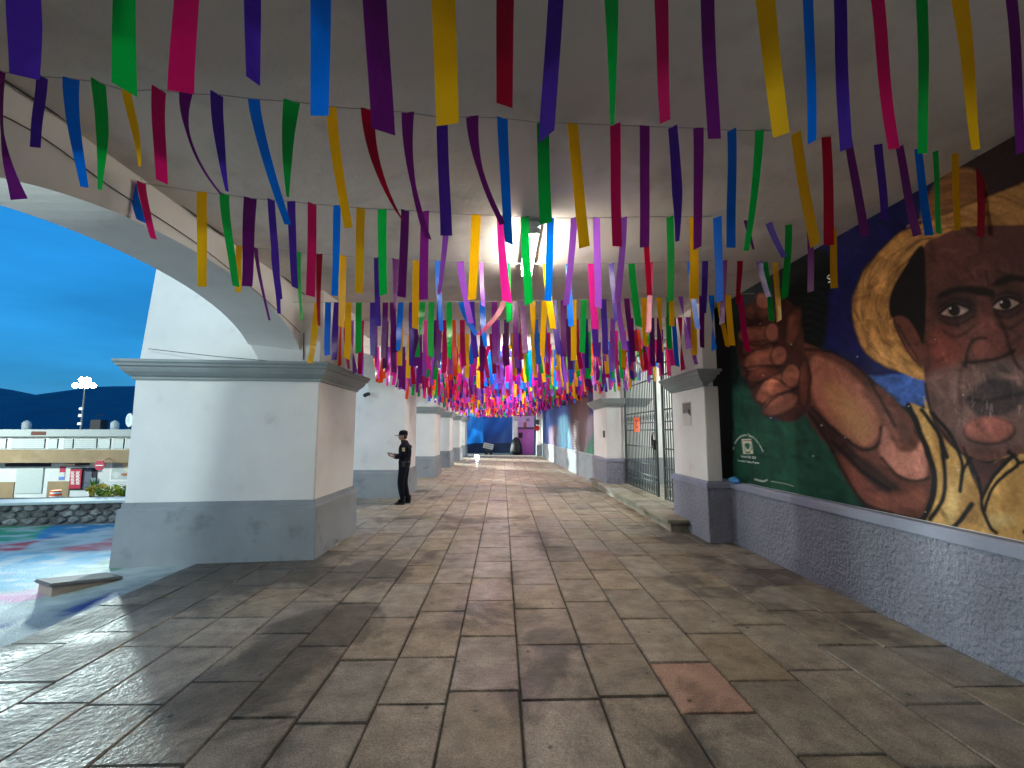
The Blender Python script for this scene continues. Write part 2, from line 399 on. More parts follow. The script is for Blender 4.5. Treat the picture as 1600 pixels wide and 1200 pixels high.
def lettering(txt, size, loc, axis_x, axis_y, mat, parent=None, name='lettering', align='CENTER'):
    c = bpy.data.curves.new(name, 'FONT'); c.body = txt; c.size = size; c.align_x = align; c.extrude = 0.0008; c.resolution_u = 2
    t = bpy.data.objects.new(name, c); COL.objects.link(t)
    bpy.context.view_layer.update()
    m = bpy.data.meshes.new_from_object(t.evaluated_get(bpy.context.evaluated_depsgraph_get()))
    bpy.data.objects.remove(t)
    ax, ay = Vector(axis_x).normalized(), Vector(axis_y).normalized(); az = ax.cross(ay)
    M = Matrix((ax, ay, az)).transposed().to_4x4(); m.transform(Matrix.Translation(Vector(loc)) @ M)
    m.name = name; m.materials.clear()
    return place(name, m, mat, parent)

# ================================================================== SETTING
XW, XM = 3.57, 3.625                              # right wall: dado face, mural face
# ---- far ground and hills
tag(MB().box((-900, -60, -3.9), (900, 900, -3.6)).build('ground', surface('street_asphalt', (0.07, 0.07, 0.068), (0.05, 0.05, 0.05), 0.8, 0.3)), kind='structure')
M_HILL = surface('haze_tinted_hills', (0.045, 0.125, 0.19), (0.025, 0.085, 0.14), 0.95, 0.02, detail=9)  # wooded slopes; distance haze is mixed into the base colour as blue
def hills(name, prof, Y, depth):
    m = MB(); rows = []
    nx, ny = 90, 12
    xs = np.linspace(-1.9, 1.6, nx)
    for j in range(ny):
        t = j / (ny - 1); y = Y + depth * t; row = []
        for i, u in enumerate(xs):
            px = CXP + FOC * u
            h = np.interp(px, [p[0] for p in prof], [p[1] for p in prof])
            top = on_y(px, h, Y + depth).z
            jitter = (vnoise(np.array([u * 14.0]), np.array([t * 5.0]), 3, 4)[0] - .5) * 26 * (1 - t)
            row.append((u * (Y + depth * 0.6 + depth * .4 * t), y, -4 + (top + 4) * math.sin(t * math.pi / 2) ** 0.9 + jitter * t * 2))
        rows.append(row)
    m.v = [p for r in rows for p in r]
    m.f = [(j * nx + i, j * nx + i + 1, (j + 1) * nx + i + 1, (j + 1) * nx + i) for j in range(ny - 1) for i in range(nx - 1)]
    return tag(m.build(name, M_HILL, smooth=True), kind='structure')
hills('hills', [(-600, 590), (-200, 596), (0, 602), (60, 611), (100, 621), (150, 622), (190, 616), (225, 611), (300, 605), (420, 618), (700, 640), (1900, 650)], 420, 380)

# ---- painted plaza floor
nu, nv = 330, 190
gx = np.linspace(-20, -3.98, nu); gy = np.linspace(2.0, 8.95, nv)
GX, GY = np.meshgrid(gx, gy); P = np.stack([GX.ravel(), GY.ravel(), np.full(GX.size, -0.02)], 1)
px, py = to_px(P); px = np.where(py > 690, px, px)
pt = Painter(px + (vnoise(GX.ravel() * 1.2, GY.ravel() * 1.2, 9) - .5) * 26, py + (vnoise(GX.ravel() * 1.5, GY.ravel() * 1.5, 8) - .5) * 9, (150, 165, 165))
pt.poly([(-300, 815), (60, 822), (105, 822), (70, 834), (30, 844), (-300, 852)], (60, 150, 110), 1)
pt.poly([(70, 824), (120, 818), (190, 812), (190, 822), (140, 830), (100, 838), (55, 845)], (50, 125, 170), 1)
pt.poly([(-300, 856), (0, 849), (60, 843), (90, 838), (45, 851), (0, 863), (-300, 870)], (170, 70, 70), 1)
pt.poly([(95, 861), (140, 850), (190, 842), (190, 860), (140, 863)], (185, 110, 110), 2)
pt.poly([(-400, 868), (60, 865), (190, 862), (190, 872), (130, 884), (70, 903), (0, 925), (-400, 940)], (75, 150, 180), 3)
pt.poly([(120, 890), (190, 868), (190, 888), (150, 893)], (110, 150, 125), 3)
pt.poly([(-300, 950), (0, 929), (70, 916), (70, 926), (0, 945), (-300, 975)], (195, 120, 165), 2)
pt.poly([(82, 962), (120, 945), (178, 926), (170, 940), (110, 960)], (25, 60, 140), 3)
pt.poly([(-300, 985), (0, 966), (52, 954), (25, 974), (-10, 985), (-300, 1010)], (30, 65, 135), 3)
wear = vnoise(GX.ravel() * 3.5, GY.ravel() * 7, 21, 5)
cl = pt.c * (0.72 + 0.56 * vnoise(GX.ravel() * 9, GY.ravel() * 14, 31, 4))[:, None]
wm = np.clip((wear - 0.47) * 5, 0, 1)[:, None] * 0.72
cl = cl * (1 - wm) + np.array(lin((180, 190, 190))) * wm
tag(sheet('plaza_ground', P, nu, nv, cl * 0.9, M_PLAZA), kind='structure')
tag(MB().box((-40, -25, -0.5), (-3.99, 9.9, -0.026)).build('plaza_slab', surface('plaza_concrete', (0.34, 0.37, 0.37), (0.25, 0.28, 0.28), 0.6, 1.1, 0.3, 20)), kind='structure')

# ---- walkway: mortar bed with paving stones laid in lengthwise rows
floor = tag(MB().box((-3.985, -12, -0.5), (6.6, 33.4, -0.012)).build('floor', M_MORTAR, origin=(0, 0, 0)), kind='structure')
edges = [-3.985, -3.52, -3.05, -2.6, -2.12, -1.63, -1.22, -0.79, -0.35, 0.12, 0.63, 1.09, 1.56, 2.05, 2.53, 3.04, 3.57]
slabs = []
for i in range(len(edges) - 1):
    y = 0.6 + random.uniform(0, 0.5)
    while y < 33.3:
        L = random.choice([0.58, 0.7, 0.74, 0.74, 0.78, 0.92]) * random.uniform(0.95, 1.05)
        if edges[i] == 1.09 and abs(y + L / 2 - 3.07) < 0.4 and not any(s[4] for s in slabs):
            slabs.append((edges[i] , edges[i + 1], y, y + L, True))
        else:
            slabs.append((edges[i], edges[i + 1], y, min(y + L, 33.35), False))
        y += L
slabs.sort(key=lambda s: (s[2] + s[3]) / 2 + 0.25 * abs((s[0] + s[1]) / 2))
u = MB(); u.loft([[(-.5, -.5, -1), (.5, -.5, -1), (.5, .5, -1), (-.5, .5, -1)], [(-.5, -.5, -.35), (.5, -.5, -.35), (.5, .5, -.35), (-.5, .5, -.35)],
                  [(-.485, -.488, 0), (.485, -.488, 0), (.485, .488, 0), (-.485, .488, 0)]])
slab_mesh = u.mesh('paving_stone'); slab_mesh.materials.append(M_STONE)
rest = MB()
for k, (x0, x1, y0, y1, pink) in enumerate(slabs):
    g = random.uniform(0.006, 0.012); cx, cy = (x0 + x1) / 2, (y0 + y1) / 2; sx, sy = x1 - x0 - g, y1 - y0 - g
    if k < 298:
        o = bpy.data.objects.new('paving_stone', slab_mesh); COL.objects.link(o); o.parent = floor
        o.location = (cx + random.uniform(-.002, .002), cy, random.uniform(-0.0025, 0.0025)); o.scale = (sx, sy, 0.03)
        o.rotation_euler = (random.gauss(0, .0025), random.gauss(0, .003), random.gauss(0, .005))
        if pink:
            o.data = slab_mesh.copy(); o.data.materials[0] = M_STONE_PINK; o['label'] = 'chipped pinkish paving stone'
    else:
        z = random.uniform(-.002, .002)
        q = [(cx - sx / 2, cy - sy / 2), (cx + sx / 2, cy - sy / 2), (cx + sx / 2, cy + sy / 2), (cx - sx / 2, cy + sy / 2)]
        rest.loft([ring(q, 0, -0.03), ring(q, 0, -.008), ring(q, -.008, z)])
M_STONE_FAR = surface('paving_stone_far', (0.40, 0.32, 0.235), (0.20, 0.16, 0.12), 0.5, 2.6, 0.4, 22, detail=9, rough_var=.14, spec=.45)
tag(rest.build('paving_stone_rows', M_STONE_FAR, floor), kind='stuff')

# ---- ceiling with a coved left edge
prof = [(-3.4, 3.69), (-2.86, 3.70), (-2.6, 3.72), (-2.15, 3.75), (-1.5, 3.77), (0, 3.79), (1.6, 3.80), (3.0, 3.80), (4.0, 3.80)]
cm = MB(); ys = np.linspace(-12, 33.4, 120); prof = [tuple(p) for p in smooth_loop(prof, False, 5)]
cm.loft([[(x, y, z + 0.012 * math.sin(x * 2.3 + y * 1.1)) for x, z in prof] + [(4.0, y, 4.5), (-3.4, y, 4.5)] for y in ys])
tag(cm.build('ceiling', M_CEIL, smooth=True), kind='structure')

# ---- arcade piers on the plaza side
GREY_T = 0.78
PIERS = [(-5.3, -3.7), (0.3, 1.9), (6.33, 7.93), (12.0, 13.5), (17.3, 18.8), (22.1, 23.6), (27.0, 28.5), (31.3, 32.8)]
names = [None, None, 'nearest white arcade pier, broad with grey base and grey cornice', 'plain white pier without cornice directly behind the standing guard',
         'white pier with grey cornice just past the plain one', 'fourth white pier along the walkway, halfway to the blue tarpaulin',
         'fifth white pier along the walkway, second from the far end', 'farthest white pier, beside the blue tarpaulin']
CORNICE = [(0.0, 2.40), (0.03, 2.405), (0.03, 2.44), (0.05, 2.45), (0.10, 2.50), (0.125, 2.545), (0.13, 2.57), (0.155, 2.575), (0.165, 2.61), (0.185, 2.625), (0.185, 2.66), (0.0, 2.668)]
for k, (y0, y1) in enumerate(PIERS):
    skew = 0.25 if k == 2 else 0.0
    q = [(-4.93, y0 - skew), (-2.575, y0), (-2.575, y1), (-4.93, y1)]
    p = thing('arcade_pier', (-3.7, (y0 + y1) / 2, 0), names[k] or ('white arcade pier beside the camera' if k == 1 else 'white arcade pier behind the camera'), 'pier', 'piers of the arcade')
    gt = 0.71 if k == 3 else GREY_T
    m = MB(); m.loft([ring(q, 0.075, -0.4), ring(q, 0.06, 0.3), ring(q, 0.05, gt - 0.09), ring(q, 0.045, gt - 0.075), ring(q, 0.022, gt - .07), ring(q, 0.018, gt), ring(q, -0.05, gt + 0.004)])
    m.build('plinth', M_GREY, p, 0.006)
    top = 4.4
    if k == 3:
        m = MB(); m.loft([ring(q, 0, gt - .02), ring(q, 0, top)]); m.build('shaft', M_WHITE, p)
    else:
        m = MB(); m.loft([ring(q, 0.0, gt - .02), ring(q, 0.0, 2.43)]); m.build('shaft', M_WHITE, p, 0.012)
        m = MB(); m.loft([ring(q, o, z) for o, z in CORNICE]); m.build('cornice', M_CORN, p, 0.004)
        qu = [(q[0][0] + .02, q[0][1]), q[1], q[2], (q[3][0] + .02, q[3][1])]
        r2 = ring(qu, -0.004, 6.0); r2[0] = (r2[0][0] + .3, r2[0][1], 6.0); r2[3] = (r2[3][0] + .3, r2[3][1], 6.0)
        m = MB(); m.loft([ring(qu, -0.004, 2.6), r2]); m.build('upper_pier', M_WHITE, p, 0.01)
# ---- arches between them
for k in range(len(PIERS) - 1):
    a, b = PIERS[k][1], PIERS[k + 1][0]
    if k + 1 == 2: b += 0.05
    c, h = (a + b) / 2, (b - a) / 2
    n = 36; arc = []
    for i in range(n + 1):
        t = math.cos(math.pi * i / n); y = c - h * t
        s = max(0.0, 1 - abs(t) ** 2.15) ** (1 / 1.9)
        arc.append((y, 2.67 + 0.70 * s))
    m = MB()
    x0, x1 = -3.55, -2.86
    for i in range(n):
        (ya, za), (yb, zb) = arc[i], arc[i + 1]
        m.add([(x0, ya, za), (x1, ya, za), (x1, yb, zb), (x0, yb, zb), (x0, ya, 6.0), (x1, ya, 6.0), (x1, yb, 6.0), (x0, yb, 6.0)],
              [(0, 1, 2, 3), (0, 3, 7, 4), (1, 5, 6, 2), (4, 7, 6, 5)])
    o = m.build('arch_wall', M_WHITE, origin=(-3.2, c, 0))
    lab = {1: 'white arch framing the dusk sky at the left edge', 2: 'white arch between the nearest pier and the plain pier'}.get(k, 'white arch spanning two of the arcade piers farther down the walkway' if k > 2 else 'white arch behind the camera')
    tag(o, lab, 'arch', 'arches of the arcade')

tag(MB().box((-4.6, -7.2, 0), (4.0, -7.0, 4.2)).build('light_block_wall', M_WHITE, origin=(0, -7.1, 0)), 'plain white wall closing the walkway behind the camera', 'wall')  # unseen wall, added to keep stray light off the foreground
# ---- right side: mural wall
def wall_dado(p, x, y0, y1, back, zt=0.935, stucco=M_STUC):
    MB().box((x, y0, -0.3), (back, y1, zt - 0.10)).build('dado', stucco, p)
    MB().loft([[(x - .03, y, zt - .10), (x - .03, y, zt - .03), (x - .012, y, zt), (back, y, zt + .02), (back, y, zt - .10)] for y in (y0, y1)]).build('ledge', M_LEDGE, p)
mw = thing('mural_wall', (XM, 3.2, 0), 'long wall with a painted man in a straw hat above rough grey-blue stucco', 'wall')
wall_dado(mw, XW, -12, 7.04, 4.0)
MB().box((XM + 0.004, -12, .94), (4.0, 7.62, 4.2)).build('wall_body', M_WHITE, mw)
nu, nv = 720, 430
yy = 1 / np.linspace(1 / 7.6, 1 / 1.6, nu); zz = np.linspace(0.945, 3.83, nv)
YY, ZZ = np.meshgrid(yy, zz); P = np.stack([np.full(YY.size, XM), YY.ravel(), ZZ.ravel()], 1)
px, py = to_px(P)
wy, wz = YY.ravel(), ZZ.ravel()
px0, py0 = px.copy(), py.copy()
px = px + (vnoise(wy * 6, wz * 6, 4) - .5) * 4; py = py + (vnoise(wy * 6, wz * 6, 14) - .5) * 4
brush = 0.72 + 0.56 * vnoise(wy * 9, wz * 5, 41, 5)
brushf = 0.6 + 0.8 * vnoise(wy * 22 + wz * 9, wz * 26, 42, 4)
pt = Painter(px, py, (26, 34, 40))
NAVY, BLK, GRN = (20, 22, 92), (14, 13, 15), (30, 88, 70)
ang = np.arctan2(py - 500, px - 1510); rad = np.hypot(px - 1510, py - 500)
straw = 0.45 + 1.1 * vnoise(ang * 3.5 + 20, rad * 0.16, 77, 4)
pt.poly([(1130, 560), (1250, 520), (1330, 560), (1340, 640), (1350, 800), (1420, 830), (1130, 780)], GRN, 14, 1, True, brush)
pt.poly([(1130, 470), (1180, 440), (1220, 470), (1220, 560), (1170, 600), (1130, 590)], (22, 45, 42), 12, 1, True, brush)
pt.poly([(1240, 380), (1340, 320), (1420, 260), (1520, 200), (1900, -60), (1900, 500), (1440, 600), (1350, 600), (1290, 560), (1280, 470)], NAVY, 14, 1, True, brush)
pt.poly([(1180, 420), (1250, 390), (1300, 400), (1295, 470), (1290, 530), (1270, 560), (1250, 545), (1235, 480)], (13, 20, 22), 6)
for k in range(26):
    a = -2.6 + k * .12; x, y = 1265, 440 + (k % 9) * 12
    pt.stroke([(x, y), (x + 30 * math.cos(a * 2.2), y + 12 + 10 * math.sin(a))], 2.5, (24, 44, 40), 1.5, .7)
pt.poly([(1180, 590), (1215, 600), (1230, 650), (1205, 655), (1185, 625)], (38, 50, 120), 4)
pt.poly([(1335, 592), (1400, 585), (1460, 590), (1455, 630), (1405, 634), (1370, 615)], (62, 105, 185), 3, 1, True, brushf)
pt.poly([(1330, 600), (1370, 598), (1405, 628), (1395, 650), (1365, 635)], (44, 62, 66), 5, .9)
pt.poly([(1080, 380), (1141, 478), (1147, 790), (1080, 790)], BLK, 1.2, 1, False)
# upper crown of the hat and the dark shape over it
pt.poly([(1500, 190), (1700, 60), (1760, 200), (1640, 300), (1540, 320), (1470, 300)], (62, 40, 40), 12)
pt.poly([(1440, 345), (1452, 300), (1480, 270), (1520, 265), (1540, 300), (1500, 330)], (150, 100, 52), 4, 1, True, straw)
# straw brim
pt.poly([(1960, 190), (1700, 240), (1600, 284), (1540, 308), (1480, 332), (1436, 350), (1400, 368), (1370, 396), (1346, 430), (1333, 470), (1333, 506), (1346, 541), (1370, 566),
         (1402, 580), (1452, 590), (1470, 500), (1480, 400), (1600, 370), (1960, 380)], (196, 140, 70), 2, 1, True, straw)
pt.stroke([(1960, 190), (1700, 240), (1600, 284), (1540, 308), (1480, 332), (1436, 350), (1400, 368), (1370, 396), (1346, 430), (1333, 470), (1333, 506), (1346, 541), (1370, 566), (1402, 580)], 3, (70, 44, 28), 2, .7)
for k in range(60):
    a = 2.0 + 2.6 * random.random(); r0 = 95 + 75 * random.random()
    pt.stroke([(1505 + r0 * math.cos(a), 470 + r0 * .8 * math.sin(a)), (1505 + (r0 + 4) * math.cos(a + .16), 470 + (r0 + 4) * .8 * math.sin(a + .16)), (1505 + r0 * math.cos(a + .34), 470 + r0 * .8 * math.sin(a + .34))],
              random.uniform(1.2, 3), random.choice([(222, 168, 96), (120, 78, 40), (100, 62, 34)]), 1.5, .55)
# yellow shirt
SH = (200, 154, 82)
pt.poly([(1418, 634), (1446, 640), (1470, 668), (1500, 700), (1532, 768), (1565, 705), (1640, 690), (1800, 720), (1960, 900), (1700, 900), (1430, 840), (1452, 800), (1464, 755), (1452, 700)], SH, 2, 1, True, brush)
pt.poly([(1443, 618), (1455, 640), (1446, 648)], SH, 1, 1, False)
for a, b, r, o in [((1470, 690), 1, 30, .5), ((1515, 800), 1, 40, .45), ((1580, 770), 1, 40, .4), ((1640, 800), 1, 50, .4)]:
    pt.oval(a[0], a[1], r * .5, r * 1.5, 20, (150, 100, 45), 14, o)
pt.oval(1560, 812, 24, 10, 0, (235, 205, 140), 8, .5); pt.oval(1486, 790, 10, 30, 10, (238, 200, 130), 8, .5)
# arm
SK = (150, 88, 66)
pt.poly([(1250, 540), (1290, 548), (1330, 566), (1370, 598), (1412, 640), (1432, 668), (1452, 722), (1460, 780), (1440, 812), (1390, 802), (1350, 786), (1322, 752), (1298, 704), (1268, 662), (1250, 620)], (112, 64, 50), 2, 1, True, brush)
pt.poly([(1268, 648), (1300, 668), (1335, 704), (1385, 745), (1405, 762), (1380, 772), (1340, 742), (1302, 702)], (66, 40, 34), 5)
pt.poly([(1312, 712), (1350, 745), (1392, 775), (1440, 762), (1444, 792), (1400, 802), (1350, 782)], (140, 80, 64), 6)
pt.poly([(1268, 560), (1300, 566), (1336, 590), (1372, 640), (1376, 672), (1356, 698), (1328, 688), (1296, 656), (1272, 622)], (182, 114, 90), 6, 1, True, brush)
pt.poly([(1290, 600), (1325, 612), (1360, 660), (1352, 692), (1325, 676), (1300, 642)], (190, 138, 84), 12, .75)
pt.poly([(1345, 610), (1385, 630), (1425, 676), (1400, 700), (1384, 690), (1370, 645)], (130, 80, 66), 6)
pt.poly([(1372, 690), (1384, 668), (1400, 700), (1425, 706), (1440, 690), (1448, 722), (1444, 748), (1424, 752), (1398, 738), (1380, 718)], (190, 122, 104), 4, 1, True, brush)
pt.poly([(1380, 640), (1395, 660), (1408, 690), (1425, 700), (1420, 670), (1400, 645)], (92, 56, 48), 5, .8)
for q, w in [([(1266, 636), (1300, 668), (1335, 696), (1356, 703), (1372, 694), (1377, 668)], 5), ([(1378, 716), (1404, 744), (1430, 752), (1450, 748)], 5), ([(1300, 705), (1325, 752), (1352, 786), (1395, 803)], 4),
             ([(1255, 545), (1300, 550), (1335, 570), (1368, 600)], 4), ([(1262, 640), (1285, 676), (1302, 706)], 5), ([(1300, 690), (1345, 735), (1390, 765)], 5), ([(1362, 600), (1385, 640), (1398, 665)], 4)]:
    pt.stroke(q, w, (24, 14, 14), 2.5, .9)
# fist
FI = (166, 98, 74)
pt.poly([(1158, 492), (1176, 466), (1205, 458), (1238, 474), (1252, 500), (1258, 545), (1266, 575), (1268, 612), (1262, 642), (1240, 658), (1214, 656), (1194, 640), (1176, 622), (1168, 600), (1158, 582), (1154, 560), (1151, 540), (1158, 515)], (86, 46, 36), 2, 1, True, brush)
for cx, cy, rx, ry, ro, c in [(1185, 484, 26, 17, -15, (116, 66, 50)), (1186, 524, 34, 18, 2, FI), (1184, 545, 28, 14, -5, (128, 70, 52)), (1195, 562, 36, 19, -14, FI), (1192, 585, 28, 12, -14, (126, 66, 48)),
                              (1212, 606, 36, 20, -32, FI), (1218, 632, 32, 17, -25, (150, 92, 74)), (1240, 510, 12, 34, 12, (120, 66, 48)), (1256, 600, 10, 40, 2, (110, 60, 45))]:
    pt.oval(cx, cy, rx, ry, ro, (22, 12, 11), 3, .8); pt.oval(cx, cy, rx - 2.5, ry - 2.5, ro, c, 4, 1, brush)
    pt.oval(cx - rx * .25, cy - ry * .3, rx * .4, ry * .32, ro, tuple(min(255, int(v * 1.35)) for v in c), 5, .7)
for cx, cy, rx, ry, ro in [(1206, 519, 11, 14, 0), (1217, 556, 12, 15, 15), (1236, 587, 13, 18, 8), (1192, 470, 11, 12, 0)]:
    pt.oval(cx, cy, rx + 2, ry + 2, ro, (22, 12, 11), 2, .9); pt.oval(cx, cy, rx, ry, ro, (172, 104, 80), 3)
for q in [[(1160, 535), (1185, 540), (1215, 535)], [(1158, 575), (1185, 572), (1218, 572)], [(1172, 606), (1205, 590), (1226, 600)], [(1196, 636), (1215, 618), (1245, 606)]]:
    pt.stroke(q, 3, (22, 12, 11), 2, .85)
# face
FC = (108, 64, 55)
pt.poly([(1441, 388), (1480, 363), (1530, 352), (1600, 352), (1720, 340), (1790, 420), (1800, 560), (1740, 680), (1640, 705), (1580, 712), (1545, 722), (1508, 712), (1472, 682), (1452, 642), (1446, 600), (1440, 545), (1436, 450)], FC, 2, 1, True, brush)
pt.oval(1500, 410, 36, 36, 0, (134, 74, 68), 20, .6); pt.oval(1580, 405, 26, 26, 0, (96, 54, 52), 16, .7); pt.oval(1480, 540, 30, 30, 0, (146, 72, 60), 16, .7)
pt.poly([(1390, 490), (1390, 462), (1406, 428), (1440, 384), (1447, 440), (1446, 520), (1440, 535), (1420, 505), (1402, 502)], (22, 14, 17), 2.5)
pt.poly([(1396, 500), (1412, 494), (1428, 512), (1440, 534), (1444, 570), (1432, 568), (1414, 545)], (112, 62, 48), 2.5, 1, True, brush)
pt.stroke([(1404, 508), (1416, 530), (1434, 560)], 3, (36, 20, 18), 2, .8)
pt.stroke([(1398, 500), (1406, 525), (1422, 555), (1440, 575)], 2.5, (30, 18, 16), 1.5, .8)
# beard and mouth
pt.poly([(1446, 590), (1480, 575), (1520, 570), (1580, 560), (1700, 565), (1720, 640), (1640, 690), (1560, 700), (1500, 690), (1462, 650)], (124, 92, 86), 10, .8, True, brush)
pt.poly([(1512, 622), (1528, 602), (1550, 590), (1578, 594), (1600, 612), (1592, 634), (1568, 648), (1535, 652), (1520, 640)], (66, 52, 54), 6, .92)
pt.stroke([(1514, 622), (1535, 627), (1560, 622), (1598, 614)], 5, (40, 28, 30), 3, .85)
for k in range(60):
    a, b = random.uniform(1490, 1600), random.uniform(572, 655)
    pt.stroke([(a, b), (a + random.uniform(-3, 3), b + random.uniform(6, 14))], 1.6, random.choice([(160, 136, 128), (58, 44, 44), (120, 96, 90)]), 1, .45)
pt.poly([(1545, 570), (1575, 562), (1584, 580), (1565, 592), (1545, 586)], (104, 84, 80), 5, .8); pt.oval(1495, 605, 9, 20, 10, (168, 126, 118), 8, .6)
pt.oval(1546, 674, 42, 22, 0, (30, 17, 17), 3, .8); pt.oval(1545, 671, 39, 20, 0, (158, 92, 78), 5, 1, brush)
pt.stroke([(1446, 600), (1455, 645), (1478, 684), (1510, 714), (1545, 722), (1590, 712)], 4, (26, 14, 14), 2, .9)
pt.stroke([(1505, 568), (1498, 600), (1502, 640)], 5, (70, 42, 38), 4, .7)
# brows, eyes, nose
pt.oval(1494, 482, 36, 25, 0, (62, 34, 33), 10, .85); pt.oval(1575, 472, 34, 24, -5, (58, 34, 34), 10, .85)
pt.poly([(1464, 466), (1472, 455), (1498, 446), (1528, 447), (1552, 452), (1552, 464), (1530, 462), (1505, 457), (1478, 462)], (26, 15, 16), 4, .95)
pt.poly([(1548, 446), (1562, 434), (1582, 429), (1640, 438), (1640, 448), (1590, 440), (1566, 446)], (26, 15, 16), 4, .95)
for ex, ey, fl in ((1492, 485, 1), (1572, 474, 1)):
    pt.poly([(ex - 21, ey + 5), (ex - 8, ey - 7), (ex + 6, ey - 9), (ex + 21, ey - 3), (ex + 8, ey + 7), (ex - 8, ey + 9)], (158, 128, 116), 1.5)
    pt.oval(ex - 1, ey, 9.5, 9, 0, (26, 13, 14), 1.5); pt.oval(ex - 7, ey - 3, 1.6, 1.6, 0, (220, 205, 200), 1)
    pt.stroke([(ex - 23, ey + 5), (ex - 8, ey - 8), (ex + 6, ey - 10), (ex + 23, ey - 3)], 4, (24, 13, 13), 1.5)
    pt.stroke([(ex - 26, ey - 3), (ex - 6, ey - 17), (ex + 14, ey - 16), (ex + 24, ey - 8)], 2.5, (34, 19, 19), 1.5, .8)
    pt.stroke([(ex - 20, ey + 9), (ex, ey + 12), (ex + 20, ey + 2)], 3, (30, 17, 17), 2, .8)
    pt.stroke([(ex - 24, ey + 14), (ex + 2, ey + 22), (ex + 28, ey + 8)], 3, (38, 20, 20), 2.5, .8)
    pt.stroke([(ex - 20, ey + 30), (ex + 4, ey + 40), (ex + 30, ey + 24)], 3.5, (40, 20, 20), 3, .75)
pt.poly([(1526, 470), (1546, 466), (1556, 505), (1570, 540), (1562, 556), (1540, 562), (1520, 556), (1519, 541), (1532, 520)], (124, 70, 63), 5, .9, True, brush)
pt.oval(1532, 546, 12, 11, 0, (140, 78, 64), 5, .8)
pt.stroke([(1508, 572), (1512, 546), (1522, 530), (1540, 528)], 4, (28, 15, 15), 2.5, .9)
pt.stroke([(1510, 566), (1535, 564), (1560, 560), (1585, 548)], 5, (26, 14, 14), 2.5, .9)
pt.stroke([(1556, 488), (1572, 520), (1582, 556), (1592, 575)], 5, (32, 17, 17), 3, .85)
pt.stroke([(1540, 424), (1544, 446)], 3, (40, 22, 22), 2, .8); pt.stroke([(1446, 520), (1452, 560), (1447, 590)], 6, (60, 32, 30), 5, .6)
# neck and shirt lines
pt.poly([(1508, 714), (1546, 724), (1585, 712), (1572, 728), (1552, 748), (1534, 778), (1526, 745)], (78, 45, 43), 2)
for q, w in [([(1420, 634), (1441, 682), (1455, 722), (1459, 762), (1450, 802), (1438, 816)], 9), ([(1440, 641), (1463, 672), (1479, 714)], 7), ([(1457, 646), (1482, 676), (1498, 708), (1504, 732), (1500, 766)], 6),
             ([(1500, 768), (1504, 738), (1517, 716)], 5), ([(1470, 690), (1476, 740), (1472, 780), (1454, 812)], 7), ([(1527, 748), (1533, 775), (1535, 796), (1546, 822), (1556, 832)], 6), ([(1585, 712), (1554, 742), (1534, 778)], 6),
             ([(1576, 706), (1592, 724), (1570, 742), (1550, 764), (1538, 796)], 6), ([(1592, 724), (1640, 716), (1720, 740)], 5), ([(1488, 824), (1504, 806), (1518, 788)], 8), ([(1505, 700), (1522, 735), (1528, 752)], 4), ([(1600, 830), (1640, 800), (1700, 800)], 7)]:
    pt.stroke(q, w, (20, 14, 15), 1.8)
# loose brush dabs that follow the forms
def dabs(n, x0, x1, y0, y1, ln, wd, strength):
    for _ in range(n):
        cx, cy = random.uniform(x0, x1), random.uniform(y0, y1); a = random.gauss(.7, .6); f = 1 + random.choice([-1, 1]) * random.uniform(.3, 1) * strength
        i = pt._pick(np.array([(cx - ln, cy - ln), (cx + ln, cy + ln)]), 0)
        if not len(i): continue
        u_ = (pt.x[i] - cx) * math.cos(a) + (pt.y[i] - cy) * math.sin(a); v_ = -(pt.x[i] - cx) * math.sin(a) + (pt.y[i] - cy) * math.cos(a) + .004 * u_ * u_
        w_ = np.clip(1.3 - (u_ / ln) ** 2 - (v_ / wd) ** 2, 0, 1)
        pt.c[i] *= (1 + w_ * (f - 1))[:, None]
dabs(420, 1145, 1640, 340, 840, 16, 4.5, .28); dabs(150, 1145, 1640, 340, 840, 34, 11, .22); dabs(200, 1440, 1640, 350, 720, 9, 2.2, .18)
# crest plate painted in the green corner
pt.x, pt.y = px0, py0
pt.poly([(1159, 686), (1174, 685.5), (1176.5, 709), (1161, 709.5)], (228, 226, 205), .7, 1, False)
pt.poly([(1164, 693), (1171, 693), (1171.5, 699), (1168.5, 702.5), (1165, 699)], (50, 110, 90), .7); pt.stroke([(1162, 688.5), (1173, 688.2)], 1.6, (190, 110, 80), .6)
pt.stroke([(1162.5, 695), (1163.5, 703), (1168.5, 706.5), (1174, 702), (1174, 695)], 1.2, (120, 135, 90), .6)
pt.stroke([(1165, 707.5), (1172, 707.3)], 1.5, (90, 120, 70), .5)
for k in range(18):                                # chips in the paint
    a, b = random.uniform(1150, 1560), random.uniform(500, 800)
    pt.oval(a, b, random.uniform(.5, 1.3), random.uniform(.5, 1.3), 0, (215, 215, 205), .6, .8)
pt.stroke([(1180, 749), (1192, 752), (1198, 750)], 2.4, (195, 210, 195), 1, .9); pt.stroke([(1205, 752), (1228, 756), (1240, 760)], 1.2, (190, 200, 190), .7, .8)
grain = 0.8 + 0.4 * vnoise(wy * 60, wz * 60, 90, 2)
mural_col = pt.c * grain[:, None]
MURAL_GAIN = 0.82
mural = sheet('mural', P, nu, nv, (mural_col * .88 + mural_col.mean(1, keepdims=True) * .12) ** 1.14 * MURAL_GAIN, M_MURAL, mw)
mural['label'] = 'painted man in a straw hat reaching out his fist'
def mural_text(txt, p0, p1, size, parent):
    a, b = on_x(*p0, XM - 0.003), on_x(*p1, XM - 0.003)
    c = (a + b) / 2; ax = (b - a)
    lettering(txt, size, c, ax, Vector((0, 0, 1)), M_TEXT, parent)
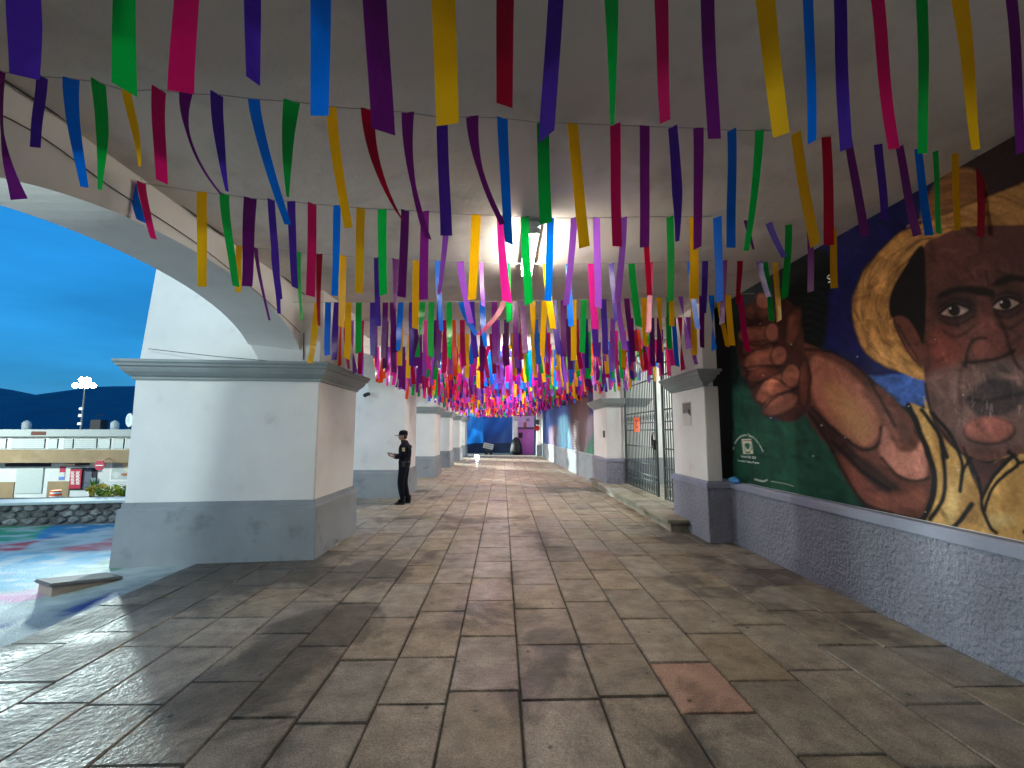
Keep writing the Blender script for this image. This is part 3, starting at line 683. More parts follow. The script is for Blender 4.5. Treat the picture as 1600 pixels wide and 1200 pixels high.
mural_text('Periodo 2021-2024', (1153, 714), (1187, 718), 0.052, mw)
mural_text('Honestidad, Trabajo y Progreso', (1145, 720), (1196, 726), 0.045, mw)
arc = 'H. Ayuntamiento Constitucional'
apx = smooth_loop([(1147, 703), (1150, 692), (1157, 684), (1167, 681.5), (1178, 686), (1186, 696), (1192, 708)], False, 8)
P3 = [on_x(x, y, XM - 0.003) for x, y in apx]
dist = [0]
for a, b in zip(P3, P3[1:]): dist.append(dist[-1] + (b - a).length)
for i, ch in enumerate(arc):
    if ch == ' ': continue
    s = dist[-1] * (i + .5) / len(arc)
    k = max(j for j in range(len(dist)) if dist[j] <= s); k = min(k, len(P3) - 2)
    t = (s - dist[k]) / max(dist[k + 1] - dist[k], 1e-6); ax = (P3[k + 1] - P3[k]).normalized()
    lettering(ch, 0.062, P3[k].lerp(P3[k + 1], t), ax, Vector((1, 0, 0)).cross(ax) * -1 if Vector((1, 0, 0)).cross(ax).z < 0 else Vector((1, 0, 0)).cross(ax), M_TEXT, mw)
lettering('S', 0.13, on_x(1297, 441, XM - 0.003), (0.02, -1, 0.25), (0, 0.25, 1), M_TEXT, mw)

# ---- gate pillars, gate, platform and the lit entry behind
def gate_pillar(x0, x1, y0, y1, label, xb=None):
    q = [(x0, y0), (x1, y0), (x1, y1), (x0, y1)]; qb = [(x0, y0), (xb or x1, y0), (xb or x1, y1), (x0, y1)]
    p = thing('gate_pillar', ((x0 + x1) / 2, (y0 + y1) / 2, 0), label, 'pillar', 'pillars of the gate')
    MB().loft([ring(qb, 0.03, -.1), ring(qb, 0.028, .83)]).build('plinth', M_STUC, p)
    MB().loft([ring(qb, 0.045, .83), ring(qb, 0.045, .905), ring(qb, .01, .935), ring(qb, -.02, .94)]).build('ledge', M_LEDGE, p)
    MB().loft([ring(q, 0, .92), ring(q, 0, 2.43)]).build('shaft', M_WHITE, p, .01)
    MB().loft([ring([(x if x == x0 else x - (.2 if xb else 0), y) for x, y in q], o, z + .03) for o, z in CORNICE]).build('cornice', M_CORN, p, .004)
    MB().loft([ring(q, 0, 2.6), ring(q, 0, 3.9)]).build('upper_pillar', M_WHITE, p, .01)
gate_pillar(3.23, 3.46, 7.08, 8.45, 'near gate pillar with a torn notice, beside the large mural', 3.6)
gate_pillar(3.08, 4.25, 13.25, 15.1, 'far gate pillar with a brown socket on its face')
pf = thing('entry_platform', (3.3, 11, 0), 'low stone platform in front of the iron gate', 'step')
MB().box((2.9, 7.86, -.05), (3.9, 14.75, .145)).build('riser', M_STEP, pf)
y = 7.8
for L in (1.15, 1.0, 1.25, 1.1, 1.2, 1.3):
    MB().box((2.83, y, .147), (3.32, y + L - .012, .2)).build('slab', M_STEP, pf, .008)
    MB().box((3.33, y + .006, .147), (3.9, y + L - .02, .199)).build('slab', M_STEP, pf, .008); y += L
tag(MB().box((3.9, 8.0, -.1), (9.5, 14.2, .19)).build('entry_floor', M_STEP), kind='structure')
en = thing('entry_hall', (6, 11, 0), 'bright white entry hall behind the iron gate', 'building')
MB().box((4.25, 13.3, .19), (9.2, 13.9, 4.2)).build('wall', M_WHITE, en)
MB().box((3.67, 7.63, .19), (9.2, 8.2, 4.2)).build('wall', M_WHITE, en)
MB().box((8.8, 8.2, .19), (9.2, 13.3, 4.2)).build('wall', M_WHITE, en)
MB().box((4.25, 13.26, .19), (8.8, 13.3, .95)).build('dado', M_GREY, en)
MB().box((4.0, 7.4, 4.0), (9.2, 13.9, 4.3)).build('roof', M_CEIL, en)
st = thing('stone_stairs', (6, 11, .19), 'stone stairs rising inside the gate', 'stairs')
for k in range(5):
    MB().box((5.0 + .34 * k, 8.2, .19 if k == 0 else .19 + .17 * k + .002), (8.8, 13.25, .19 + .17 * (k + 1))).build('step', M_STEP, st, .012)
GX0 = 3.62
bar_mesh = MB().tube([(0, 0, 0), (0, 0, 3.55)], 0.0135, 6).mesh('bar'); bar_mesh.materials.append(M_IRON)
RAILS = [.24, .52, .64, .91, 1.33, 1.75, 1.93, 2.2, 2.98, 3.25, 3.55]
def gate_leaf(ya, yb, label, lock):
    g = thing('gate_leaf', (GX0, ya, .2), label, 'gate', 'leaves of the iron gate')
    for y in (ya, yb): MB().box((GX0 - .022, y - .022, .21), (GX0 + .022, y + .022, 3.76)).build('stile', M_IRON, g)
    lo, hi = min(ya, yb), max(ya, yb)
    for z in RAILS: MB().box((GX0 - .013, lo + .023, z - .014), (GX0 + .013, hi - .023, z + .014)).build('rail', M_IRON, g)
    n = round((hi - lo) / .135)
    for k in range(1, n):
        o = bpy.data.objects.new('bar', bar_mesh); COL.objects.link(o); o.parent = g
        o.location = (0, lo + (hi - lo) * k / n - ya, .02)
    # small collars and scrolls between the rails
    m = MB()
    for k in range(1, n):
        y = lo + (hi - lo) * k / n
        for z in (1.33, 1.75, 2.2, .91): m.lathe([(.014, -.02), (.026, 0), (.014, .02)], (GX0, y, z), 6)
        if k % 2:
            for z, s in ((.38, 1), (2.06, 1)):
                m.tube([(GX0, y + .055 * math.cos(a), z + .1 * math.sin(a)) for a in np.linspace(0, 2 * math.pi, 11)], .006, 4)
    tag(m.build('scrollwork', M_IRON, g), kind='stuff')
    if lock:
        MB().box((GX0 - .06, lo + .03, 1.28), (GX0 + .04, lo + .13, 1.52)).build('lock', M_DARK, g, .008)
        m = MB(); m.tube([(GX0 - .05, lo + .1, 1.7), (GX0 - .07, lo + .13, 1.5), (GX0 - .05, lo + .09, 1.2), (GX0 - .04, lo + .14, 1.05)], .018, 6); m.build('chain', M_DARK, g)
gate_leaf(13.18, 10.5, 'wide leaf of the grey iron gate carrying an orange notice', True)
gate_leaf(8.5, 10.05, 'narrow leaf of the grey iron gate beside the near pillar', False)
c0, c1 = on_x(990, 653, GX0 - .03), on_x(1000, 675, GX0 - .03)
nt_ = thing('orange_notice', (c0.x, (c0.y + c1.y) / 2, c1.z), 'bright orange notice fixed to the iron gate', 'notice')
MB().box((c0.x - .002, c1.y, c1.z), (c0.x + .002, c0.y, c0.z)).build('sheet', M_ORANGE, nt_)
for t, dz in (('Favor', .27), ('de', .19), ('Pasar', .11)):
    lettering(t, .1, (c0.x - .004, (c0.y + c1.y) / 2, c1.z + dz), (0, -1, 0), (0, 0, 1), M_INK, nt_)
a, b = on_x(1066, 629, 3.226), on_x(1081, 665, 3.226)
pn = thing('torn_notice', (3.226, (a.y + b.y) / 2, b.z), 'torn white notice with a dark picture pasted on the near gate pillar', 'notice')
MB().box((3.2225, b.y, b.z), (3.2265, a.y, a.z)).build('sheet', M_PAPER, pn)
MB().box((3.2195, b.y + .01, b.z + .22), (3.2222, a.y - .02, a.z - .02)).build('picture', plain('faded_print', (0.22, 0.2, 0.18), .8), pn)
MB().loft([[(3.2185, b.y + .01 + .05 * t, b.z + .16 + .1 * t), (3.2192, b.y + .1 + .05 * t, b.z + .2 + .12 * t), (3.2192, b.y + .13, b.z + .3), (3.2185, b.y + .03, b.z + .26)] for t in (0, .3)]).build('tear', M_INK, pn)
s0 = on_x(944, 678, 3.07)
tag(MB().box((3.04, s0.y - .06, s0.z - .11), (3.079, s0.y + .06, s0.z + .1)).build('wall_socket', plain('brown_bakelite', (.12, .075, .04), .5), bevel=.01, origin=(3.06, s0.y, s0.z)), 'small brown socket box on the far gate pillar', 'socket')

# blue cloth bag lying on the ledge by the near pillar
cb = on_x(1128, 753, 3.5)
m = MB(); rings = []
for j in range(8):
    t = j / 7; w = math.sin(math.pi * (0.08 + .84 * t)) ** .6
    rings.append([(3.535 + (.045 + .012 * math.sin(5 * t + k)) * w * math.cos(k * .7854), 6.72 + .3 * t, .965 + .045 * w * math.sin(k * .7854) * (1 + .3 * math.sin(3 * k + 4 * t))) for k in range(8)])
m.loft(rings)
tag(m.build('plastic_bag', surface('blue_plastic', (.03, .16, .42), (.06, .3, .6), .35, 20), smooth=True, origin=(3.53, 6.85, .93)), 'crumpled blue plastic bag on the ledge by the near gate pillar', 'bag')

# ---- far wall with its own mural
fw = thing('far_mural_wall', (3.0, 23, 0), 'far wall with a dark blue mural beyond the gate', 'wall')
def xw(y): return 3.06 - .018 * (y - 15)
yb_ = [15.1, 17.6, 20.4, 24.2, 28, 31.4]
for a, b in zip(yb_, yb_[1:]):
    MB().loft([[(xw(y), y, -.1), (xw(y), y, .84), (xw(y) - .025, y, .845), (xw(y) - .025, y, .9), (xw(y), y, .93), (4.3, y, .93), (4.3, y, -.1)] for y in (a + .004, b - .004)]).build('dado_panel', M_GREY, fw)
MB().loft([[(xw(y) + .03, y, .93), (xw(y) + .03, y, 4.2), (4.3, y, 4.2), (4.3, y, .93)] for y in (15.1, 33)]).build('wall_body', M_WHITE, fw)
nu, nv = 260, 120
yy = 1 / np.linspace(1 / 15.12, 1 / 31.3, nu); zz = np.linspace(.94, 3.8, nv)
YY, ZZ = np.meshgrid(yy, zz); wy, wz = YY.ravel(), ZZ.ravel()
P = np.stack([xw(wy) + .024, wy, wz], 1); qx, qy = to_px(P)
pt = Painter(qx + (vnoise(wy * 3, wz * 3, 61) - .5) * 5, qy + (vnoise(wy * 3, wz * 3, 62) - .5) * 5, (30, 34, 84))
tx = .6 + .8 * vnoise(wy * 5, wz * 1.4, 63, 4)
pt.poly([(845, 640), (895, 640), (895, 710), (845, 700)], (52, 78, 130), 8, 1, True, tx)
pt.poly([(858, 670), (873, 668), (874, 705), (860, 700)], (120, 100, 110), 5, .9, True, tx)
pt.poly([(874, 655), (888, 655), (890, 705), (874, 702)], (110, 165, 190), 5, .9, True, tx)
pt.poly([(893, 620), (918, 615), (920, 720), (894, 708)], (84, 62, 62), 4, 1, True, tx)
pt.poly([(918, 660), (930, 655), (934, 725), (916, 722)], (128, 112, 128), 4, .9, True, tx)
pt.poly([(920, 690), (937, 668), (940, 735), (914, 725)], (62, 112, 92), 4, 1, True, tx)
for k in range(17): pt.stroke([(898, 657 + 3.2 * k), (904, 657.6 + 3.2 * k)], 1.2, (165, 165, 165), .6, .8)
for k in range(9): pt.oval(932 + 3 * math.sin(k * 2), 688 + 4 * k, 2.4, 1.3, 20, (190, 205, 190), .8, .9)
sheet('mural', P, nu, nv, pt.c, M_MURAL, fw)

# ================================================================== far end: tarpaulins, pink stall, sign
def wavy(name, x0, x1, y, z0, z1, mat, parent=None, amp=.12, n=26, mz=12, seed=1, lean=0.0):
    m = MB(); r = np.random.default_rng(seed)
    for j in range(mz):
        for i in range(n):
            u_, v_ = i / (n - 1), j / (mz - 1); x = x0 + (x1 - x0) * u_; z = z0 + (z1 - z0) * v_
            d = amp * (math.sin(u_ * 9 + v_ * 3 + seed) * .4 + math.sin(u_ * 21 - v_ * 6 + seed * 2) * .2 + .7 * math.sin(math.pi * v_) * math.sin(u_ * 4 + seed))
            m.v.append((x, y + d + lean * v_, z + (.1 * math.sin(u_ * 6 + seed) if j == 0 else 0)))
    m.f = [(j * n + i, j * n + i + 1, (j + 1) * n + i + 1, (j + 1) * n + i) for j in range(mz - 1) for i in range(n - 1)]
    o = m.build(name, mat, parent, smooth=True)
    return o
M_TARP = film('blue_tarpaulin', (0.01, 0.17, 0.55), .35); M_TARP2 = film('dark_blue_tarpaulin', (0.01, 0.06, 0.24), .25)
tag(MB().box((-14, 33.4, -.5), (14, 46, -.02)).build('street', MATS['street_asphalt']), kind='structure')
YT = 36.5
t0, t1 = on_y(722, 690, YT), on_y(806, 655, YT)
tag(wavy('blue_tarpaulin', t0.x - 2.6, t0.x + 1.75, YT - .8, .75, 3.3, M_TARP, amp=.25, seed=2, lean=-.7), 'bright blue tarpaulin bulging at the left of the stall row end', 'tarpaulin')
tag(wavy('hanging_tarpaulin', t0.x - .4, t1.x, YT + .3, .55, 4.2, M_TARP2, amp=.18, seed=5), 'dark blue tarpaulin hanging across the end of the walkway', 'tarpaulin')
tag(wavy('tarpaulin_awning', t0.x - 3, t1.x + .3, YT - .6, 2.85, 3.3, M_TARP2, amp=.2, seed=8, lean=-.9), 'dark blue tarpaulin awning over the end of the walkway', 'tarpaulin')
tag(wavy('low_tarpaulin', t0.x - 2.6, t1.x, YT + .1, -.02, .8, plain('navy_canvas', (.006, .02, .06), .7), amp=.1, seed=3), 'dark navy canvas skirt below the hanging tarpaulins', 'tarpaulin')
M_PINK = surface('pink_paint', (.50, .12, .46), (.42, .09, .40), .6, 1.2); M_PINK2 = plain('lilac_paint', (.55, .30, .60), .6)
a, b = on_y(808, 712, 34.6), on_y(834, 655, 34.6)
ps = thing('pink_stall', ((a.x + b.x) / 2, 34.8, 0), 'pink and lilac market stall at the end of the walkway', 'stall')
MB().box((a.x + .05, 34.6, -.01), (b.x, 34.7, 1.95)).build('front_panel', M_PINK, ps)
MB().box((a.x + .05, 34.58, 1.96), (b.x, 34.75, 2.9)).build('sign_panel', M_PINK2, ps)
MB().box((a.x - .28, 34.5, -.01), (a.x + .04, 34.62, 2.55)).build('side_post', M_WHITE, ps)
MB().box((a.x + .12, 34.57, 1.25), (a.x + .42, 34.597, 1.65)).build('grille', M_DARK, ps)
MB().box((a.x + .5, 34.55, 2.0), (a.x + .72, 34.577, 2.45)).build('poster', plain('red_brown_print', (.3, .07, .05), .6), ps)
MB().box((a.x + .66, 34.55, 2.5), (a.x + .98, 34.577, 2.75)).build('poster', plain('grey_print', (.2, .2, .22), .6), ps)
MB().loft([[(a.x + .04, 34.3, 1.94), (b.x, 34.3, 1.94), (b.x, 34.57, 2.02), (a.x + .04, 34.57, 2.02)], [(a.x + .04, 34.3, 1.97), (b.x, 34.3, 1.97), (b.x, 34.57, 2.05), (a.x + .04, 34.57, 2.05)]]).build('shelf', M_INK, ps)
MB().box((a.x - .3, 34.7, 0), (b.x + .05, 36.2, 2.95)).build('body', plain('stall_side', (.4, .4, .42), .7), ps)
q = [(2.45, 32.0), (2.75, 32.0), (2.75, 32.6), (2.45, 32.6)]
ep = thing('end_pillar', (2.6, 32.3, 0), 'white end pillar with a grey foot beside the pink stall', 'pillar')
MB().loft([ring(q, .03, -.1), ring(q, .03, .8)]).build('plinth', M_GREY, ep); MB().loft([ring(q, 0, .8), ring(q, 0, 3.9)]).build('shaft', M_WHITE, ep)
rs = on_y(839, 669, 31.7)
sg = thing('red_sign', (rs.x, 31.7, rs.z), 'round red sign hanging on the end pillar', 'sign')
MB().disc((rs.x, 31.68, rs.z), .2, (0, 1, 0), .03).build('disc', plain('red_enamel', (.45, .02, .02), .4), sg)
MB().box((rs.x - .02, 31.7, rs.z), (rs.x + .02, 31.96, rs.z + .03)).build('bracket', M_DARK, sg)
MB().box((rs.x - .18, 31.68, rs.z + .24), (rs.x + .18, 31.72, rs.z + .6)).build('plate', plain('dark_plate', (.05, .06, .09), .5), sg)
b0 = on_y(763, 697, 34.2)
sb = thing('placard_trolley', (b0.x, 34.2, 0), 'tilted pale placard on a small dark hand trolley before the tarpaulins', 'sign')
c = Vector((b0.x, 34.2, b0.z)); ca, sa = math.cos(-.22), math.sin(-.22)
pts = [(-.38, -.2), (.38, -.2), (.38, .2), (-.38, .2)]
MB().loft([[(c.x + x * ca - z * sa, y, c.z + x * sa + z * ca) for x, z in pts] for y in (34.18, 34.21)]).build('board', plain('pale_board', (.5, .5, .52), .6), sb)
for i, (t, dz) in enumerate((('SE VENDE', .03), ('TERRENO', -.13))):
    lettering(t, .14, (c.x - dz * sa, 34.175, c.z + dz), (ca, 0, sa), (-sa, 0, ca), M_INK, sb)
MB().tube([(c.x - .15, 34.24, .1), (c.x - .1, 34.24, c.z)], .02, 5).build('leg', M_DARK, sb); MB().tube([(c.x + .2, 34.24, .1), (c.x + .1, 34.24, c.z)], .02, 5).build('leg', M_DARK, sb)
for dx in (-.15, .2): MB().disc((c.x + dx, 34.2, .11), .12, (0, 1, 0), .06, 14).build('wheel', M_DARK, sb)
MB().box((c.x - .2, 34.1, .14), (c.x + .25, 34.4, .34)).build('box', M_DARK, sb, .02)
m = MB(); m.lathe([(.02, 0), (.42, .02), (.48, .3), (.4, .8), (.25, 1.15), (.08, 1.3), (.01, 1.32)], (1.05, 34.3, 0), 12)
tag(m.build('covered_bundle', M_DARK, smooth=True, origin=(1.05, 34.3, 0)), 'black covered bundle standing beside the pink stall', 'bundle')
sl = on_z(745, 713, .12)
gl = thing('ground_lamp', (sl.x, sl.y + .2, 0), 'small lit lamp shining on the ground before the tarpaulins', 'lamp')
MB().box((sl.x - .14, sl.y + .1, .02), (sl.x + .14, sl.y + .2, .2)).build('housing', M_DARK, gl)
MB().box((sl.x - .12, sl.y + .085, .04), (sl.x + .12, sl.y + .099, .18)).build('glass', emit('lit_ground_lamp', (.9, .98, 1), 60), gl)
point_light('end_floodlight', (sl.x - 3.2, 35.5, 3.2), 650, (.85, .95, 1), .1)

# ================================================================== ceiling tubes
TUBES = [(.30, 4.2, 5.45), (.28, 10.0, 11.25), (.25, 15.8, 17.0), (.22, 21.5, 22.7), (.2, 27.2, 28.4)]
for k, (x, y0, y1) in enumerate(TUBES):
    lab = ['nearest lit fluorescent batten on the ceiling', 'second lit fluorescent batten on the ceiling, above the gate'][k] if k < 2 else '%s lit fluorescent batten along the ceiling, half hidden by ribbons' % ('', '', 'third', 'fourth', 'fifth')[k]
    t = thing('ceiling_light', (x, (y0 + y1) / 2, 3.76), lab, 'light', 'fluorescent lights on the ceiling')
    MB().loft([[(x - .075, y, 3.72), (x - .05, y, 3.765), (x + .05, y, 3.765), (x + .075, y, 3.72), (x + .04, y, 3.70), (x - .04, y, 3.70)] for y in (y0, y1)]).build('housing', M_LWHITE, t)
    MB().loft([[(x + .058 * math.cos(a), y, 3.698 - .045 * math.sin(a)) for a in np.linspace(0, math.pi, 9)] for y in (y0 + .03, y1 - .03)]).build('diffuser', M_TUBE2 if k > 0 else M_TUBE, t)
    for y in (y0 + .014, y1 - .014): MB().box((x - .066, y - .013, 3.64), (x + .066, y + .013, 3.699)).build('end_cap', M_LWHITE, t, .004)
    m = MB(); m.tube([(x + .03, y0 + .1, 3.775), (x + .12, y0 - .1, 3.77), (x + .1, y0 - .14, 3.81)], .008, 5); m.build('wire', M_DARK, t)
hl = thing('hall_light', (6, 11, 3.95), 'lit tube inside the entry hall behind the gate', 'light')
MB().box((5.93, 10, 3.94), (6.07, 11.4, 3.99)).build('housing', M_LWHITE, hl); MB().tube([(6, 10.05, 3.9), (6, 11.35, 3.9)], .025, 8).build('tube', emit('lit_hall_tube', (.88, 1, .98), 230), hl)

# ================================================================== ribbon garlands
PAL = {'V': (66, 34, 150), 'P': (98, 20, 110), 'B': (0, 108, 228), 'G': (0, 162, 62), 'M': (190, 14, 90), 'R': (150, 2, 40), 'Y': (232, 178, 10), 'O': (238, 74, 14),
       'K': (232, 36, 160), 'L': (150, 80, 200), 'T': (0, 130, 160)}
FILM = {k: film('ribbon_' + n, lin(PAL[k]), .52) for k, n in dict(V='violet', P='purple', B='blue', G='green', M='magenta', R='crimson', Y='yellow', O='orange', K='pink', L='lilac', T='teal').items()}
RW = 0.082
def strip(pts, seed):
    """pts: list of (centre, shown width); the ribbon keeps its width and turns edge-on where it looks narrow"""
    m = MB(); sg = 1 if seed % 2 else -1
    for c, w in pts:
        d = Vector((c.x, c.y, 0)).normalized(); side = Vector((d.y, -d.x, 0))
        w = min(w, RW * 1.4) * d.y; h = side * w / 2 + d * (sg * min(math.sqrt(max(RW * RW - w * w, 0)) / 2, .22 * w))
        m.v += [tuple(c - h), tuple(c + h)]
    m.f = [(2 * i, 2 * i + 1, 2 * i + 3, 2 * i + 2) for i in range(len(pts) - 1)]
    return m
ROW1 = [('V', 40, 60, 47, 125, 45), ('G', 197, 36, 199, 143, 40), ('M', 291, 38, 282, 144, 40), ('V', 393, 28, 391, 120, 22), ('B', 499, 32, 497, 176, 27), ('P', 586, 38, 596, 200, 36),
        ('Y', 692, 37, 699, 184, 34), ('R', 790, 27, 787, 168, 24), ('V', 868, 25, 856, 203, 24), ('G', 955, 22, 958, 194, 6), ('M', 1032, 22, 1038, 195, 16), ('P', 1106, 22, 1115, 218, 20),
        ('Y', 1195, 30, 1221, 213, 26), ('B', 1264, 17, 1271, 216, 14), ('V', 1312, 22, 1325, 232, 20), ('M', 1370, 22, 1393, 236, 18), ('G', 1441, 20, 1445, 240, 16), ('Y', 1500, 28, 1524, 235, 14), ('P', 1580, 20, 1600, 236, 16)]
ROW2 = [('P', 3, 113, 10, 35, 310, 24, 4, 205, 4), ('V', 65, 120, 18, 57, 228, 16), ('B', 110, 123, 26, 132, 292, 12), ('G', 154, 129, 24, 160, 298, 6, 159, 205, 20), ('Y', 198, 143, 14, 222, 262, 4, 208, 190, 13), ('M', 248, 140, 22, 253, 284, 18),
        ('P', 291, 147, 20, 345, 303, 4, 293, 205, 5), ('V', 339, 148, 20, 356, 300, 5, 342, 205, 18), ('B', 396, 155, 18, 452, 352, 10), ('G', 456, 159, 25, 450, 308, 4, 449, 250, 14), ('Y', 517, 167, 16, 546, 357, 12),
        ('R', 575, 171, 22, 630, 345, 3, 588, 255, 14), ('P', 637, 176, 19, 668, 375, 10, 646, 290, 7), ('V', 691, 184, 17, 697, 366, 17), ('P', 738, 183, 19, 785, 350, 8, 750, 265, 8), ('B', 785, 185, 16, 796, 382, 12),
        ('G', 848, 192, 18, 853, 350, 18), ('Y', 895, 193, 16, 914, 383, 16), ('M', 961, 196, 16, 963, 390, 14), ('P', 1007, 198, 15, 1006, 387, 14), ('V', 1051, 199, 14, 1057, 378, 6, 1058, 300, 16), ('P', 1091, 201, 16, 1089, 385, 12),
        ('B', 1143, 204, 14, 1143, 389, 14), ('G', 1187, 204, 14, 1168, 390, 8), ('Y', 1243, 207, 16, 1273, 382, 16), ('R', 1291, 207, 15, 1295, 383, 16), ('P', 1325, 208, 12, 1350, 370, 14), ('V', 1371, 209, 14, 1385, 345, 12),
        ('P', 1402, 210, 12, 1430, 370, 14), ('B', 1431, 210, 12, 1452, 368, 14), ('G', 1459, 210, 9, 1467, 368, 9), ('Y', 1490, 211, 12, 1496, 360, 10), ('R', 1530, 212, 14, 1533, 372, 12), ('P', 1548, 212, 10, 1556, 345, 3)]
ROW3 = [('B', 205, 274, 12, 221, 348, 14), ('M', 221, 286, 14, 238, 372, 10), ('Y', 316, 301, 15, 318, 449, 13), ('G', 351, 304, 15, 368, 447, 10), ('P', 391, 310, 19, 387, 448, 15), ('V', 424, 313, 11, 436, 490, 5, 429, 390, 11), ('V', 455, 315, 12, 462, 452, 9),
        ('M', 488, 319, 13, 487, 464, 13), ('B', 527, 322, 11, 523, 463, 9), ('Y', 564, 326, 13, 561, 459, 11), ('G', 597, 327, 13, 599, 459, 11), ('P', 633, 329, 12, 628, 464, 12), ('P', 664, 331, 12, 661, 467, 13), ('L', 699, 333, 10, 687, 460, 5),
        ('Y', 744, 336, 14, 737, 469, 12), ('K', 781, 337, 9, 792, 475, 14), ('G', 820, 339, 12, 826, 472, 12), ('B', 860, 341, 11, 856, 470, 10), ('L', 897, 341, 10, 884, 477, 9), ('L', 932, 341, 10, 935, 482, 10), ('L', 975, 340, 9, 965, 472, 10),
        ('R', 1008, 339, 8, 1014, 462, 8), ('G', 1047, 339, 11, 1049, 470, 10), ('Y', 1083, 339, 11, 1085, 467, 14), ('B', 1121, 338, 13, 1124, 470, 11), ('P', 1165, 337, 10, 1176, 390, 3), ('V', 1198, 336, 11, 1225, 402, 8), ('G', 1232, 334, 11, 1228, 463, 10),
        ('P', 1264, 333, 9, 1268, 455, 10), ('Y', 1300, 332, 10, 1304, 450, 11), ('B', 1331, 330, 9, 1342, 450, 10), ('V', 1361, 328, 8, 1367, 420, 8), ('P', 1376, 327, 9, 1388, 444, 11)]
ROW4 = [('Y', 374, 385, 9, 372, 457, 8), ('P', 400, 388, 6, 421, 500, 3), ('V', 429, 390, 10, 437, 468, 9), ('G', 467, 394, 6, 470, 500, 4), ('R', 499, 397, 9, 497, 510, 4), ('Y', 536, 400, 11, 533, 512, 9), ('V', 588, 403, 7, 592, 510, 8), ('P', 618, 405, 9, 618, 485, 5),
        ('Y', 651, 407, 11, 649, 516, 9), ('B', 684, 408, 9, 690, 517, 6), ('L', 719, 409, 10, 736, 505, 8), ('L', 752, 411, 6, 755, 480, 6), ('G', 792, 412, 8, 796, 500, 8), ('Y', 853, 413, 9, 864, 514, 9), ('B', 888, 413, 8, 892, 510, 8), ('K', 923, 413, 8, 930, 515, 10), ('V', 955, 412, 8, 963, 500, 5),
        ('G', 987, 412, 10, 998, 512, 10), ('M', 1016, 411, 8, 1012, 520, 8), ('Y', 1048, 410, 7, 1050, 510, 8), ('B', 1077, 409, 7, 1090, 515, 8), ('V', 1102, 408, 9, 1098, 490, 8), ('P', 1132, 407, 8, 1128, 505, 8), ('R', 1156, 405, 9, 1153, 472, 6), ('V', 1185, 404, 8, 1200, 465, 8), ('G', 1196, 404, 7, 1207, 502, 8),
        ('Y', 1211, 403, 8, 1217, 500, 8), ('B', 1240, 401, 7, 1246, 496, 8), ('P', 1266, 400, 7, 1262, 490, 7)]
ORD = ['first', 'second', 'third', 'fourth', 'fifth', 'sixth', 'seventh', 'eighth', 'ninth', 'tenth', 'eleventh', 'twelfth', 'thirteenth', 'fourteenth', 'fifteenth', 'sixteenth', 'seventeenth', 'eighteenth', 'nineteenth', 'twentieth',
       'twenty-first', 'twenty-second', 'twenty-third', 'twenty-fourth', 'twenty-fifth', 'twenty-sixth', 'twenty-seventh', 'twenty-eighth', 'twenty-ninth', 'thirtieth']
def garland(i, label, group=None):
    return thing('ribbon_garland', (0, ROWY[i], 3.5), label, 'garland', group or 'ribbon garlands strung across the walkway')
def put(ribbons, cordpts, i, label, fringe=False):
    g = garland(i, label)
    cordpts = sorted(cordpts, key=lambda p: p.x)
    MB().tube([p + Vector((0, .003, .004)) for p in cordpts], .0035, 4).build('cord', M_CORD, g)
    if not fringe:
        for k, (c, m) in enumerate(ribbons):
            o = m.build('ribbon', FILM[c], g, smooth=True)
    else:
        allm = MB(); mi = []
        cols = sorted(set(c for c, _ in ribbons))
        for c, m in ribbons: allm.add(m.v, m.f); mi += [cols.index(c)] * len(m.f)
        o = allm.build('ribbon_fringe', None, g, smooth=True)
        for c in cols: o.data.materials.append(FILM[c])
        o.data.polygons.foreach_set('material_index', mi); tag(o, kind='stuff')
ROWY = [1.45, 2.66, 3.82, 4.93, 6.02, 7.1, 8.15, 9.15, 10.1, 11.05, 12.0] + [12.0 + 1.1 * k for k in range(1, 20)]
SLOPE = [.10, .13, .16, .12]
def depth_at(px_, py_, i):
    y = ROWY[i]
    for _ in range(6): y = ROWY[i] + SLOPE[i] * on_y(px_, py_, y).x
    return y
